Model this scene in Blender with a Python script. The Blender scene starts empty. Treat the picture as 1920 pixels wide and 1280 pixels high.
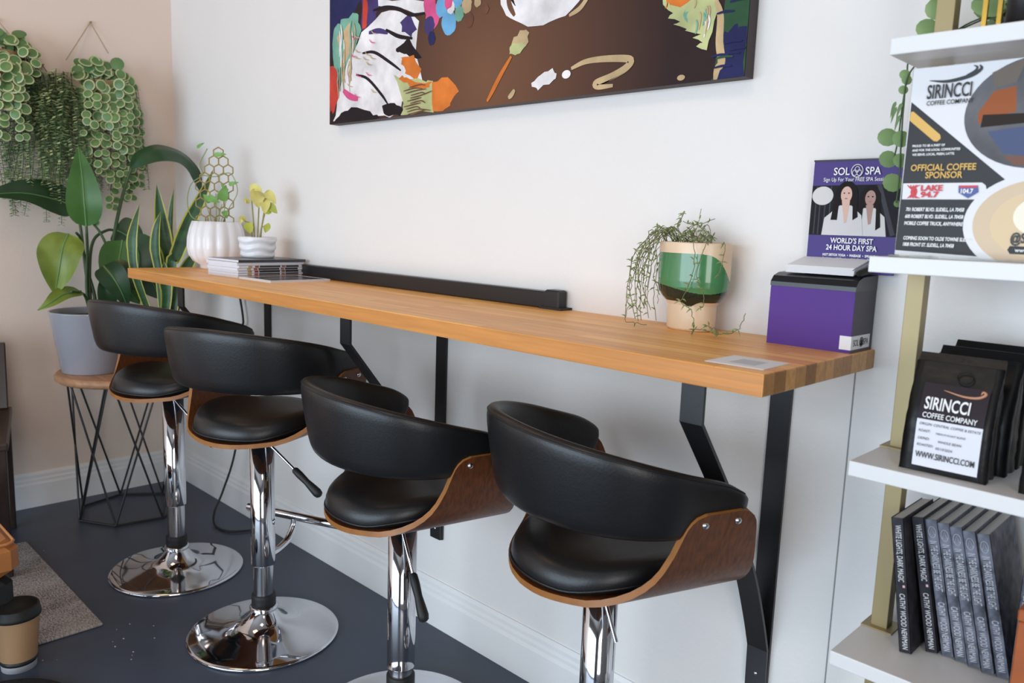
import bpy, math, random
from mathutils import Vector, Matrix
C = bpy.context.scene.collection
SC = bpy.context.scene
PI = math.pi
rnd = random.Random(7)

def lin(c):
    c = c / 255.0
    return c / 12.92 if c <= 0.04045 else ((c + 0.055) / 1.055) ** 2.4
def rgb(r, g, b):
    return (lin(r), lin(g), lin(b), 1.0)

# ------------------------------------------------------------------ camera
cam_d = bpy.data.cameras.new('camera'); cam = bpy.data.objects.new('camera', cam_d); C.objects.link(cam)
CAM = Vector((3.7334, -1.5395, 1.2636)); YAW, PITCH, ROLL, FPX = 0.778, -0.145, 0.0352, 1485.11
fw = Vector((-math.sin(YAW) * math.cos(PITCH), math.cos(YAW) * math.cos(PITCH), math.sin(PITCH)))
rt = Vector((math.cos(YAW), math.sin(YAW), 0)); up = rt.cross(fw)
r2 = rt * math.cos(ROLL) + up * math.sin(ROLL); u2 = up * math.cos(ROLL) - rt * math.sin(ROLL)
mw = Matrix((r2, u2, -fw)).transposed().to_4x4(); mw.translation = CAM
cam.matrix_world = mw
cam_d.sensor_width = 36.0; cam_d.lens = FPX / 1920 * 36.0; cam_d.clip_start = 0.05
cam_d.dof.use_dof = True; cam_d.dof.focus_distance = 1.9; cam_d.dof.aperture_fstop = 5.0
SC.camera = cam

# ------------------------------------------------------------------ world, lights, exposure
w = bpy.data.worlds.new('sky'); SC.world = w; w.use_nodes = True
w.node_tree.nodes['Background'].inputs[0].default_value = (0.78, 0.88, 1.0, 1)
w.node_tree.nodes['Background'].inputs[1].default_value = 1.2
SC.view_settings.view_transform = 'Standard'; SC.view_settings.look = 'None'
SC.view_settings.gamma = 1.0; SC.view_settings.use_curve_mapping = False
SC.view_settings.exposure = 0.03
SC.cycles.use_denoising = True
def area(name, loc, rot, sx, sy, power, col):
    l = bpy.data.lights.new(name, 'AREA'); l.shape = 'RECTANGLE'; l.size = sx; l.size_y = sy
    l.energy = power; l.color = col
    o = bpy.data.objects.new(name, l); C.objects.link(o); o.location = loc; o.rotation_euler = rot
    return o
area('daylight_window', (2.3, -4.93, 1.25), (PI / 2, 0, 0), 4.4, 2.3, 154, (0.71, 0.86, 1.0))
area('added_side_fill', (5.55, -2.9, 1.3), (PI / 2, 0, PI / 2), 1.6, 1.9, 40, (1.0, 0.95, 0.92))  # added fill light from the right, brightens the left wall
area('ceiling_lamp', (1.1, -1.3, 2.95), (0, 0, 0), 0.6, 0.6, 6, (1.0, 0.55, 0.28))
area('ceiling_lamp', (2.9, -1.7, 2.95), (0, 0, 0), 0.6, 0.6, 8, (1.0, 0.80, 0.62))
area('ceiling_lamp', (4.6, -2.0, 2.95), (0, 0, 0), 0.6, 0.6, 5, (1.0, 0.86, 0.72))

# ------------------------------------------------------------------ materials
MATS = {}
def mat(name, col, rough=0.5, metal=0.0, var=0.0, vscale=20.0, bump=0.0, bscale=60.0, spec=0.5, coat=0.0, stretch=None, trans=0.0, emit=0.0):
    if name in MATS: return MATS[name]
    m = bpy.data.materials.new(name); m.use_nodes = True; nt = m.node_tree; N = nt.nodes; L = nt.links
    b = N['Principled BSDF']
    b.inputs['Base Color'].default_value = col; b.inputs['Roughness'].default_value = rough
    b.inputs['Metallic'].default_value = metal; b.inputs['Specular IOR Level'].default_value = spec
    b.inputs['Coat Weight'].default_value = coat; b.inputs['Coat Roughness'].default_value = 0.1
    b.inputs['Transmission Weight'].default_value = trans
    tc = N.new('ShaderNodeTexCoord'); mp = N.new('ShaderNodeMapping'); L.new(tc.outputs['Object'], mp.inputs[0])
    if stretch: mp.inputs['Scale'].default_value = stretch
    if var > 0:
        n = N.new('ShaderNodeTexNoise'); n.inputs['Scale'].default_value = vscale; n.inputs['Detail'].default_value = 6
        L.new(mp.outputs[0], n.inputs['Vector'])
        mr = N.new('ShaderNodeMapRange'); mr.inputs[1].default_value = 0.3; mr.inputs[2].default_value = 0.7
        mr.inputs[3].default_value = 1 - var; mr.inputs[4].default_value = 1 + var
        L.new(n.outputs['Fac'], mr.inputs[0])
        mx = N.new('ShaderNodeVectorMath'); mx.operation = 'SCALE'; mx.inputs[0].default_value = col[:3]
        L.new(mr.outputs[0], mx.inputs['Scale']); L.new(mx.outputs[0], b.inputs['Base Color'])
    if bump > 0:
        n2 = N.new('ShaderNodeTexNoise'); n2.inputs['Scale'].default_value = bscale; n2.inputs['Detail'].default_value = 4
        L.new(mp.outputs[0], n2.inputs['Vector'])
        bp = N.new('ShaderNodeBump'); bp.inputs['Strength'].default_value = bump; bp.inputs['Distance'].default_value = 0.01
        L.new(n2.outputs['Fac'], bp.inputs['Height']); L.new(bp.outputs[0], b.inputs['Normal'])
    MATS[name] = m
    return m

def butcher_block(name='butcher_block', c1=(252, 190, 106), c2=(234, 160, 78), c3=(206, 136, 66)):
    m = bpy.data.materials.new(name); m.use_nodes = True; nt = m.node_tree; N = nt.nodes; L = nt.links
    b = N['Principled BSDF']; b.inputs['Roughness'].default_value = 0.42
    tc = N.new('ShaderNodeTexCoord')
    br = N.new('ShaderNodeTexBrick'); br.inputs['Scale'].default_value = 1.0; br.offset = 0.37; br.offset_frequency = 3
    br.inputs['Color1'].default_value = rgb(*c1); br.inputs['Color2'].default_value = rgb(*c2)
    br.inputs['Mortar'].default_value = rgb(*c3); br.inputs['Mortar Size'].default_value = 0.0006
    br.inputs['Brick Width'].default_value = 0.55; br.inputs['Row Height'].default_value = 0.0365; br.inputs['Bias'].default_value = -0.1
    L.new(tc.outputs['Object'], br.inputs['Vector'])
    mp = N.new('ShaderNodeMapping'); mp.inputs['Scale'].default_value = (2.5, 55, 55); L.new(tc.outputs['Object'], mp.inputs[0])
    n = N.new('ShaderNodeTexNoise'); n.inputs['Scale'].default_value = 1.6; n.inputs['Detail'].default_value = 7; n.inputs['Distortion'].default_value = 0.6
    L.new(mp.outputs[0], n.inputs['Vector'])
    mr = N.new('ShaderNodeMapRange'); mr.inputs[1].default_value = 0.25; mr.inputs[2].default_value = 0.75; mr.inputs[3].default_value = 0.80; mr.inputs[4].default_value = 1.16
    L.new(n.outputs['Fac'], mr.inputs[0])
    sc = N.new('ShaderNodeVectorMath'); sc.operation = 'SCALE'; L.new(br.outputs['Color'], sc.inputs[0]); L.new(mr.outputs[0], sc.inputs['Scale'])
    L.new(sc.outputs[0], b.inputs['Base Color'])
    return m
def floor_material():
    m = bpy.data.materials.new('painted_concrete'); m.use_nodes = True; nt = m.node_tree; N = nt.nodes; L = nt.links
    b = N['Principled BSDF']; b.inputs['Roughness'].default_value = 0.42
    tc = N.new('ShaderNodeTexCoord')
    n = N.new('ShaderNodeTexNoise'); n.inputs['Scale'].default_value = 2.2; n.inputs['Detail'].default_value = 8; L.new(tc.outputs['Object'], n.inputs['Vector'])
    cr = N.new('ShaderNodeValToRGB'); cr.color_ramp.elements[0].position = 0.3; cr.color_ramp.elements[1].position = 0.75
    cr.color_ramp.elements[0].color = rgb(55, 62, 76); cr.color_ramp.elements[1].color = rgb(72, 82, 100)
    L.new(n.outputs['Fac'], cr.inputs[0])
    v = N.new('ShaderNodeTexVoronoi'); v.inputs['Scale'].default_value = 26; L.new(tc.outputs['Object'], v.inputs['Vector'])
    lt = N.new('ShaderNodeMath'); lt.operation = 'LESS_THAN'; lt.inputs[1].default_value = 0.035; L.new(v.outputs['Distance'], lt.inputs[0])
    mu = N.new('ShaderNodeMath'); mu.operation = 'MULTIPLY'; mu.inputs[1].default_value = 0.25; L.new(lt.outputs[0], mu.inputs[0])
    mx = N.new('ShaderNodeMixRGB'); mx.inputs[2].default_value = rgb(120, 118, 116); L.new(mu.outputs[0], mx.inputs[0]); L.new(cr.outputs[0], mx.inputs[1])
    L.new(mx.outputs[0], b.inputs['Base Color'])
    mr = N.new('ShaderNodeMapRange'); mr.inputs[3].default_value = 0.34; mr.inputs[4].default_value = 0.5; L.new(n.outputs['Fac'], mr.inputs[0]); L.new(mr.outputs[0], b.inputs['Roughness'])
    return m
M_wall = mat('orange_peel_white_paint', rgb(233, 230, 227), 0.55, bump=0.10, bscale=70, var=0.012, vscale=3)
M_wall_l = mat('beige_wall_paint', rgb(236, 218, 204), 0.6, bump=0.06, bscale=70)
M_ceil = mat('ceiling_paint', rgb(150, 146, 142), 0.8); M_wall_d = mat('grey_wall_paint', rgb(120, 118, 116), 0.7)
M_trim = mat('white_trim_gloss', rgb(236, 235, 234), 0.35)
M_floor = floor_material()
M_wood = butcher_block(); M_end = butcher_block('butcher_block_end_grain', (206, 154, 92), (140, 94, 50), (120, 80, 44))
M_black = mat('black_powder_coat', (0.012, 0.012, 0.014, 1), 0.38, bump=0.02, bscale=300)
M_leather = mat('black_leatherette', (0.010, 0.010, 0.011, 1), 0.36, bump=0.05, bscale=220, spec=0.45)
M_chrome = mat('polished_chrome', (0.66, 0.66, 0.69, 1), 0.06, metal=1.0)
M_chrome2 = mat('worn_piston_chrome', (0.55, 0.55, 0.57, 1), 0.18, metal=1.0)
M_rubber = mat('black_rubber', (0.010, 0.010, 0.010, 1), 0.55)
M_walnut = mat('walnut_veneer', rgb(98, 54, 26), 0.42, var=0.35, vscale=6, stretch=(25, 25, 1.2), coat=0.08, spec=0.3)
M_ply = mat('plywood_edge', rgb(152, 98, 46), 0.45, var=0.15, vscale=30)
M_gold = mat('brushed_gold', rgb(160, 143, 104), 0.42, metal=0.35)
M_white_lam = mat('white_laminate', rgb(227, 227, 227), 0.35)
M_white_cer = mat('white_ceramic', rgb(236, 236, 239), 0.22)
M_paper = mat('white_paper', rgb(230, 230, 233), 0.6)
M_soil = mat('potting_soil', rgb(48, 36, 28), 0.9, bump=0.6, bscale=90)
M_leafd = mat('deep_green_leaf', rgb(42, 72, 42), 0.36, var=0.22, vscale=9)
M_leafm = mat('mid_green_leaf', rgb(66, 110, 48), 0.38, var=0.25, vscale=8)
M_leafy = mat('yellow_green_leaf', rgb(112, 130, 48), 0.42, var=0.25, vscale=10)
M_vein = mat('leaf_midrib', rgb(96, 140, 84), 0.45)
M_stem = mat('green_stem', rgb(58, 84, 46), 0.45)
M_cream = mat('cream_leaf_margin', rgb(182, 190, 142), 0.45)
M_hoya = mat('hoya_leaf', rgb(92, 128, 76), 0.4, var=0.25, vscale=12)
M_fern = mat('fern_leaflet', rgb(158, 182, 134), 0.5, var=0.25, vscale=10)
M_snake = mat('snake_leaf_green', rgb(44, 82, 46), 0.4, var=0.4, vscale=6, stretch=(1, 1, 5))
M_snakey = mat('snake_leaf_yellow', rgb(188, 184, 78), 0.42)
M_cord = mat('jute_cord', rgb(182, 160, 132), 0.8)
M_blackprint = mat('black_ink', rgb(26, 26, 30), 0.45)
M_darkgrey = mat('dark_grey_print', rgb(54, 54, 56), 0.4, spec=0.2)
M_purple = mat('purple_board', rgb(86, 54, 136), 0.5, spec=0.2)
M_purple2 = mat('purple_print', rgb(70, 50, 124), 0.35, spec=0.2)
M_boxside = mat('charcoal_board', rgb(84, 80, 92), 0.5, spec=0.2)
M_yel = mat('gold_ink', rgb(222, 176, 84), 0.45)
M_red = mat('red_ink', rgb(205, 44, 58), 0.45)
M_blue = mat('blue_ink', rgb(70, 84, 150), 0.45)
M_white_ink = mat('white_ink', rgb(240, 240, 240), 0.45)
M_darkwood = mat('dark_stained_wood', rgb(52, 38, 32), 0.35, var=0.25, vscale=8, stretch=(20, 20, 2))
M_tan = mat('tan_leather', rgb(176, 112, 60), 0.42, bump=0.06, bscale=90, var=0.12, vscale=12)
M_foil = mat('matte_black_foil', (0.006, 0.006, 0.0065, 1), 0.36, bump=0.12, bscale=28, spec=0.3)

# ------------------------------------------------------------------ mesh builder
class MB:
    def __init__(s): s.v = []; s.f = []; s.m = []; s.sm = []
    def add(s, vs, fs, mi=0, smooth=False):
        o = len(s.v); s.v += [tuple(p) for p in vs]
        for k, f in enumerate(fs):
            s.f.append([i + o for i in f]); s.m.append(mi[k] if isinstance(mi, (list, tuple)) else mi); s.sm.append(smooth)
        return s
    def box(s, a, b, mi=0, top=None):
        x0, y0, z0 = a; x1, y1, z1 = b
        vs = [(x0, y0, z0), (x1, y0, z0), (x1, y1, z0), (x0, y1, z0), (x0, y0, z1), (x1, y0, z1), (x1, y1, z1), (x0, y1, z1)]
        fs = [(0, 3, 2, 1), (4, 5, 6, 7), (0, 1, 5, 4), (1, 2, 6, 5), (2, 3, 7, 6), (3, 0, 4, 7)]
        return s.add(vs, fs, mi)
    def bevbox(s, a, b, r=0.003, mi=0):
        x0, y0, z0 = a; x1, y1, z1 = b
        def ring(z, i): return [(x0 + i + r, y0 + i, z), (x1 - i - r, y0 + i, z), (x1 - i, y0 + i + r, z), (x1 - i, y1 - i - r, z), (x1 - i - r, y1 - i, z), (x0 + i + r, y1 - i, z), (x0 + i, y1 - i - r, z), (x0 + i, y0 + i + r, z)]
        rings = [ring(z0, r), ring(z0 + r, 0), ring(z1 - r, 0), ring(z1, r)]
        return s.loft(rings, mi, caps=True, smooth=False)
    def loft(s, rings, mi=0, caps=False, smooth=True, closed=True):
        n = len(rings[0]); vs = [p for r in rings for p in r]; fs = []
        for k in range(len(rings) - 1):
            for i in range(n if closed else n - 1):
                j = (i + 1) % n
                fs.append((k * n + i, k * n + j, (k + 1) * n + j, (k + 1) * n + i))
        s.add(vs, fs, mi, smooth)
        if caps:
            s.add(rings[0], [tuple(range(n))[::-1]], mi); s.add(rings[-1], [tuple(range(n))], mi)
        return s
    def lathe(s, prof, c=(0, 0, 0), n=40, mi=0, sx=1.0, sy=1.0, mod=None, smooth=True, caps=False):
        rings = []
        for r, z in prof:
            ring = []
            for i in range(n):
                a = 2 * PI * i / n; rr = r * (mod(a, z) if mod else 1.0)
                ring.append((c[0] + rr * sx * math.cos(a), c[1] + rr * sy * math.sin(a), c[2] + z))
            rings.append(ring)
        return s.loft(rings, mi, caps=caps, smooth=smooth)
    def tube(s, pts, r, n=8, mi=0, caps=True, flat=None):
        pts = [Vector(p) for p in pts]; rings = []; prev = None
        for i, p in enumerate(pts):
            t = (pts[min(i + 1, len(pts) - 1)] - pts[max(i - 1, 0)])
            if t.length < 1e-9: t = Vector((0, 0, 1))
            t.normalize()
            if prev is None:
                a = Vector((0, 0, 1)) if abs(t.z) < 0.9 else Vector((1, 0, 0)); prev = t.cross(a).normalized()
            sd = (prev - t * prev.dot(t))
            sd = sd.normalized() if sd.length > 1e-6 else t.orthogonal().normalized()
            prev = sd; up_ = t.cross(sd)
            rr = r[i] if isinstance(r, (list, tuple)) else r
            rings.append([p + sd * rr * math.cos(2 * PI * k / n) + up_ * rr * math.sin(2 * PI * k / n) for k in range(n)])
        return s.loft(rings, mi, caps=caps)
    def strip(s, pts, wd, th, wdir, mi=0):
        """flat bar swept along pts; wd wide along wdir, th thick"""
        wdir = Vector(wdir).normalized(); pts = [Vector(p) for p in pts]; rings = []
        for i, p in enumerate(pts):
            t0 = (pts[i] - pts[i - 1]).normalized() if i > 0 else None
            t1 = (pts[i + 1] - pts[i]).normalized() if i < len(pts) - 1 else None
            t = (t0 + t1).normalized() if t0 is not None and t1 is not None else (t0 or t1)
            nrm = t.cross(wdir).normalized()
            k = 1.0 if t0 is None or t1 is None else 1 / max(0.5, t.dot(t0))
            rings.append([p + wdir * wd / 2 + nrm * th / 2 * k, p - wdir * wd / 2 + nrm * th / 2 * k, p - wdir * wd / 2 - nrm * th / 2 * k, p + wdir * wd / 2 - nrm * th / 2 * k])
        return s.loft(rings, mi, caps=True, smooth=False)
    def build(s, name, mats, parent=None, loc=None, rotz=0, bevel=0.0, label=None):
        me = bpy.data.meshes.new(name); me.from_pydata(s.v, [], s.f)
        for m in (mats if isinstance(mats, (list, tuple)) else [mats]): me.materials.append(m)
        for p, mi, sm in zip(me.polygons, s.m, s.sm): p.material_index = mi; p.use_smooth = sm
        me.validate(); me.update()
        o = bpy.data.objects.new(name, me); C.objects.link(o)
        if parent is not None: o.parent = parent
        if loc is not None: o.location = loc
        if rotz: o.rotation_euler = (0, 0, rotz)
        if label: o['label'] = label
        if bevel > 0:
            b = o.modifiers.new('bevel', 'BEVEL'); b.width = bevel; b.segments = 2; b.limit_method = 'ANGLE'; b.angle_limit = 0.7
        return o

def tag(o, label, cat, group=None):
    o['label'] = label; o['category'] = cat
    if group: o['group'] = group
    return o
def thing(name, label, cat, loc=(0, 0, 0), rotz=0, group=None):
    o = bpy.data.objects.new(name, None); C.objects.link(o); o.empty_display_size = 0.05
    o.location = loc; o.rotation_euler = (0, 0, rotz)
    return tag(o, label, cat, group)
def struct(name, mb, m, **k):
    o = mb.build(name, m, **k); o['kind'] = 'structure'; return o
def copy_tree(o, parent=None):
    c = o.copy(); C.objects.link(c)
    if parent is not None: c.parent = parent
    for ch in list(o.children): copy_tree(ch, c)
    return c
def spline(pts, n=8):
    """Catmull-Rom through pts"""
    P = [Vector(p) for p in pts]
    if len(P) == 2: return [P[0].lerp(P[1], i / n) for i in range(n + 1)]
    P = [P[0] * 2 - P[1]] + P + [P[-1] * 2 - P[-2]]; out = []
    for i in range(1, len(P) - 2):
        a, b, c, d = P[i - 1], P[i], P[i + 1], P[i + 2]
        for k in range(n):
            t = k / n
            out.append(0.5 * ((2 * b) + (c - a) * t + (2 * a - 5 * b + 4 * c - d) * t * t + (3 * b - a - 3 * c + d) * t ** 3))
    out.append(P[-2]); return out
def leaf(mb, mid, width, nrm, fold=0.15, mi=0, edge=None, tip=1.0, base=0.5, cols=8, rib=None, wave=0.0, n=7, prof=None):
    """a blade along the midrib points; nrm is where its face looks; edge = (material, share of half width)"""
    pts = spline(mid, n); K = len(pts) - 1; nrm = Vector(nrm).normalized(); rows = []
    for i, p in enumerate(pts):
        t = i / K
        wv = prof(t) if prof else (math.sin(PI * (t ** base)) ** 0.8 if 0 < t < 1 else 0.0)
        wv = max(wv, 0.012) * width / 2
        tg = (pts[min(i + 1, K)] - pts[max(i - 1, 0)]).normalized()
        sd = tg.cross(nrm); sd = sd.normalized() if sd.length > 1e-5 else tg.orthogonal().normalized()
        nn = sd.cross(tg).normalized()
        row = []
        us = [-1 + 2 * k / cols for k in range(cols + 1)]
        if edge: us = [-1, -1 + edge[1], -0.4, 0, 0.4, 1 - edge[1], 1]
        for u in us:
            row.append(p + sd * u * wv + nn * (abs(u) * fold * wv + wave * wv * math.sin(7 * t + 2.5 * u) * abs(u)))
        rows.append(row)
    nc = len(rows[0]); vs = [q for r in rows for q in r]; fs = []; ms = []
    for i in range(K):
        for j in range(nc - 1):
            fs.append((i * nc + j, i * nc + j + 1, (i + 1) * nc + j + 1, (i + 1) * nc + j))
            ms.append(edge[0] if edge and j in (0, nc - 2) else mi)
    mb.add(vs, fs, ms, True)
    if rib is not None:
        mb.tube([p + (Vector(nrm) * 0.0012) for p in pts], [0.0035 * (1 - 0.8 * i / K) + 0.0006 for i in range(K + 1)], 5, rib)
TXT = {}
def text(body, size, loc, m, parent, name='lettering', rot=(PI / 2, 0, 0), align='LEFT', xs=1.0, bold=0.0, shear=0.0, spacing=1.0, depth=0.0):
    cu = bpy.data.curves.new('lettering', 'FONT'); cu.body = body; cu.size = size; cu.align_x = align; cu.align_y = 'BOTTOM_BASELINE'
    cu.offset = bold * size; cu.shear = shear; cu.space_character = spacing; cu.extrude = depth; cu.resolution_u = 3
    t = bpy.data.objects.new('tmp', cu); C.objects.link(t)
    bpy.context.view_layer.update()
    me = bpy.data.meshes.new_from_object(t.evaluated_get(bpy.context.evaluated_depsgraph_get()))
    bpy.data.objects.remove(t); bpy.data.curves.remove(cu)
    me.materials.clear(); me.materials.append(m)
    o = bpy.data.objects.new(name, me); C.objects.link(o); o.parent = parent
    o.location = loc; o.rotation_euler = rot; o.scale = (xs, 1, 1)
    return o

# ------------------------------------------------------------------ room
RX, RY, RZ = 5.6, -5.0, 3.0
struct('floor', MB().box((-0.1, RY - 0.1, -0.1), (RX + 0.1, 0.1, 0)), M_floor)
struct('ceiling', MB().box((-0.1, RY - 0.1, RZ), (RX + 0.1, 0.1, RZ + 0.1)), M_ceil)
struct('wall_back', MB().box((-0.1, 0, 0), (RX + 0.1, 0.1, RZ)), M_wall)
struct('wall_left', MB().box((-0.1, RY, 0), (0, 0, RZ)), M_wall_l)
wr_ = MB(); WY0, WY1, WZ0, WZ1 = -3.75, -2.05, 0.3, 2.3  # wall opening made up for the added side fill
wr_.box((RX, RY, 0), (RX + 0.1, WY0, RZ)); wr_.box((RX, WY1, 0), (RX + 0.1, 0, RZ)); wr_.box((RX, WY0, 0), (RX + 0.1, WY1, WZ0)); wr_.box((RX, WY0, WZ1), (RX + 0.1, WY1, RZ))
struct('wall_right', wr_, M_wall_d)
wn2 = MB()
for y in (WY0, -2.925, WY1 - 0.05): wn2.box((RX + 0.02, y, WZ0), (RX + 0.06, y + 0.05, WZ1))
for z in (WZ0, WZ1 - 0.05): wn2.box((RX + 0.02, WY0, z), (RX + 0.06, WY1, z + 0.05))
struct('added_side_window', wn2, M_black)  # unseen window frame, added to go with the side fill light
wf = MB(); X0, X1, Z0, Z1 = 0.1, 4.5, 0.1, 2.4
wf.box((-0.1, RY - 0.1, 0), (X0, RY, RZ)); wf.box((X1, RY - 0.1, 0), (RX + 0.1, RY, RZ)); wf.box((X0, RY - 0.1, 0), (X1, RY, Z0)); wf.box((X0, RY - 0.1, Z1), (X1, RY, RZ))
struct('wall_front', wf, M_wall_d)
wn = MB()
for x in (X0, 1.55, 3.0, X1 - 0.05): wn.box((x, RY - 0.06, Z0), (x + 0.05, RY - 0.02, Z1))
for z in (Z0, Z1 - 0.05): wn.box((X0, RY - 0.06, z), (X1, RY - 0.02, z + 0.05))
struct('window_1', wn, M_black)
def baseboard(name, along_x):
    prof = [(0.0, 0.0), (0.016, 0.0), (0.016, 0.098), (0.012, 0.108), (0.012, 0.118), (0.009, 0.126), (0.009, 0.138), (0.004, 0.150), (0.0, 0.150)]
    mb = MB()
    if along_x: mb.loft([[(x, -d, z) for d, z in prof] for x in (0.0, RX)], caps=True, smooth=False)
    else: mb.loft([[(d, y, z) for d, z in prof][::-1] for y in (0.0, RY)], caps=True, smooth=False)
    return struct(name, mb, M_trim)
baseboard('baseboard_back', True); baseboard('baseboard_left', False)
struct('seam_shadow_strip', MB().box((3.148, -0.0012, 0.15), (3.1505, 0.001, 1.02)), mat('seam_shadow_grey', rgb(150, 150, 150), 0.8))  # grey strip paints the shade of the thin wall groove, no raised trim

# ------------------------------------------------------------------ counter
TZ = 1.0559; TT = 0.0363
ct = MB().box((0.6045, -0.4378, TZ - TT), (3.1817, -0.001, TZ), (0, 0, 0, 1, 0, 0)).build('counter', [M_wood, M_end], bevel=0.0025)
tag(ct, 'long butcher block bar counter fixed along the white wall', 'counter')
def bracket(x, label):
    t = thing('counter_bracket', label, 'bracket', (x, 0, 0), 0, 'black steel brackets under the counter')
    wd = 0.046; zb = TZ - TT - 0.0005
    MB().strip([(0, -0.0045, 0.290), (0, -0.0045, zb)], wd, 0.007, (1, 0, 0)).build('wall_bar', M_black, t)
    MB().strip([(0, -0.006, zb - 0.0035), (0, -0.40, zb - 0.0035)], wd, 0.006, (1, 0, 0)).build('top_bar', M_black, t)
    pts = [(0, -0.345, zb - 0.007), (0, -0.345, 0.932)] + spline([(0, -0.240, 0.800), (0, -0.165, 0.690), (0, -0.095, 0.570), (0, -0.045, 0.460), (0, -0.016, 0.385)], 4) + [(0, -0.0125, 0.292)]
    MB().strip(pts, wd, 0.007, (1, 0, 0)).build('brace', M_black, t)
    for z in (0.325,):
        MB().lathe([(0.0001, 0.0035), (0.003, 0.003), (0.0048, 0.001), (0.005, 0.0)], n=12).build('screw', M_chrome, t, loc=(0, -0.0155, z)).rotation_euler = (PI / 2, 0, 0)
    return t
bracket(3.007, 'black steel bracket nearest the right end of the counter beside the white shelf')
bracket(1.925, 'black steel bracket under the middle of the counter behind the bar stools')
bracket(0.86, 'black steel bracket under the far left end of the counter by the plants')
# cable rail at the back of the counter
t = thing('cable_rail', 'long black metal rail lying along the back of the counter', 'rail', (0, 0, TZ))
MB().bevbox((1.12, -0.034, 0.0), (2.365, -0.004, 0.043), 0.003).build('rail', M_black, t)
e = MB().bevbox((2.362, -0.038, 0.0), (2.412, -0.002, 0.049), 0.004); e.box((2.352, -0.044, 0), (2.428, -0.001, 0.006)); e.build('end_cap', M_black, t)
# cables
t = MB().tube(spline([(0.651, -0.02, 0.96), (0.685, -0.02, 0.842), (0.66, -0.02, 0.80), (0.58, -0.03, 0.62), (0.691, -0.03, 0.532), (0.672, -0.06, 0.282), (0.643, -0.1, 0.121), (0.646, -0.14, 0.038), (0.712, -0.167, 0.006), (0.806, -0.153, 0.006), (0.85, -0.083, 0.006)], 8), 0.0045, 8).build('power_cable', M_rubber)
tag(t, 'black power cable hanging under the counter and looping on the floor', 'cable')

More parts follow.
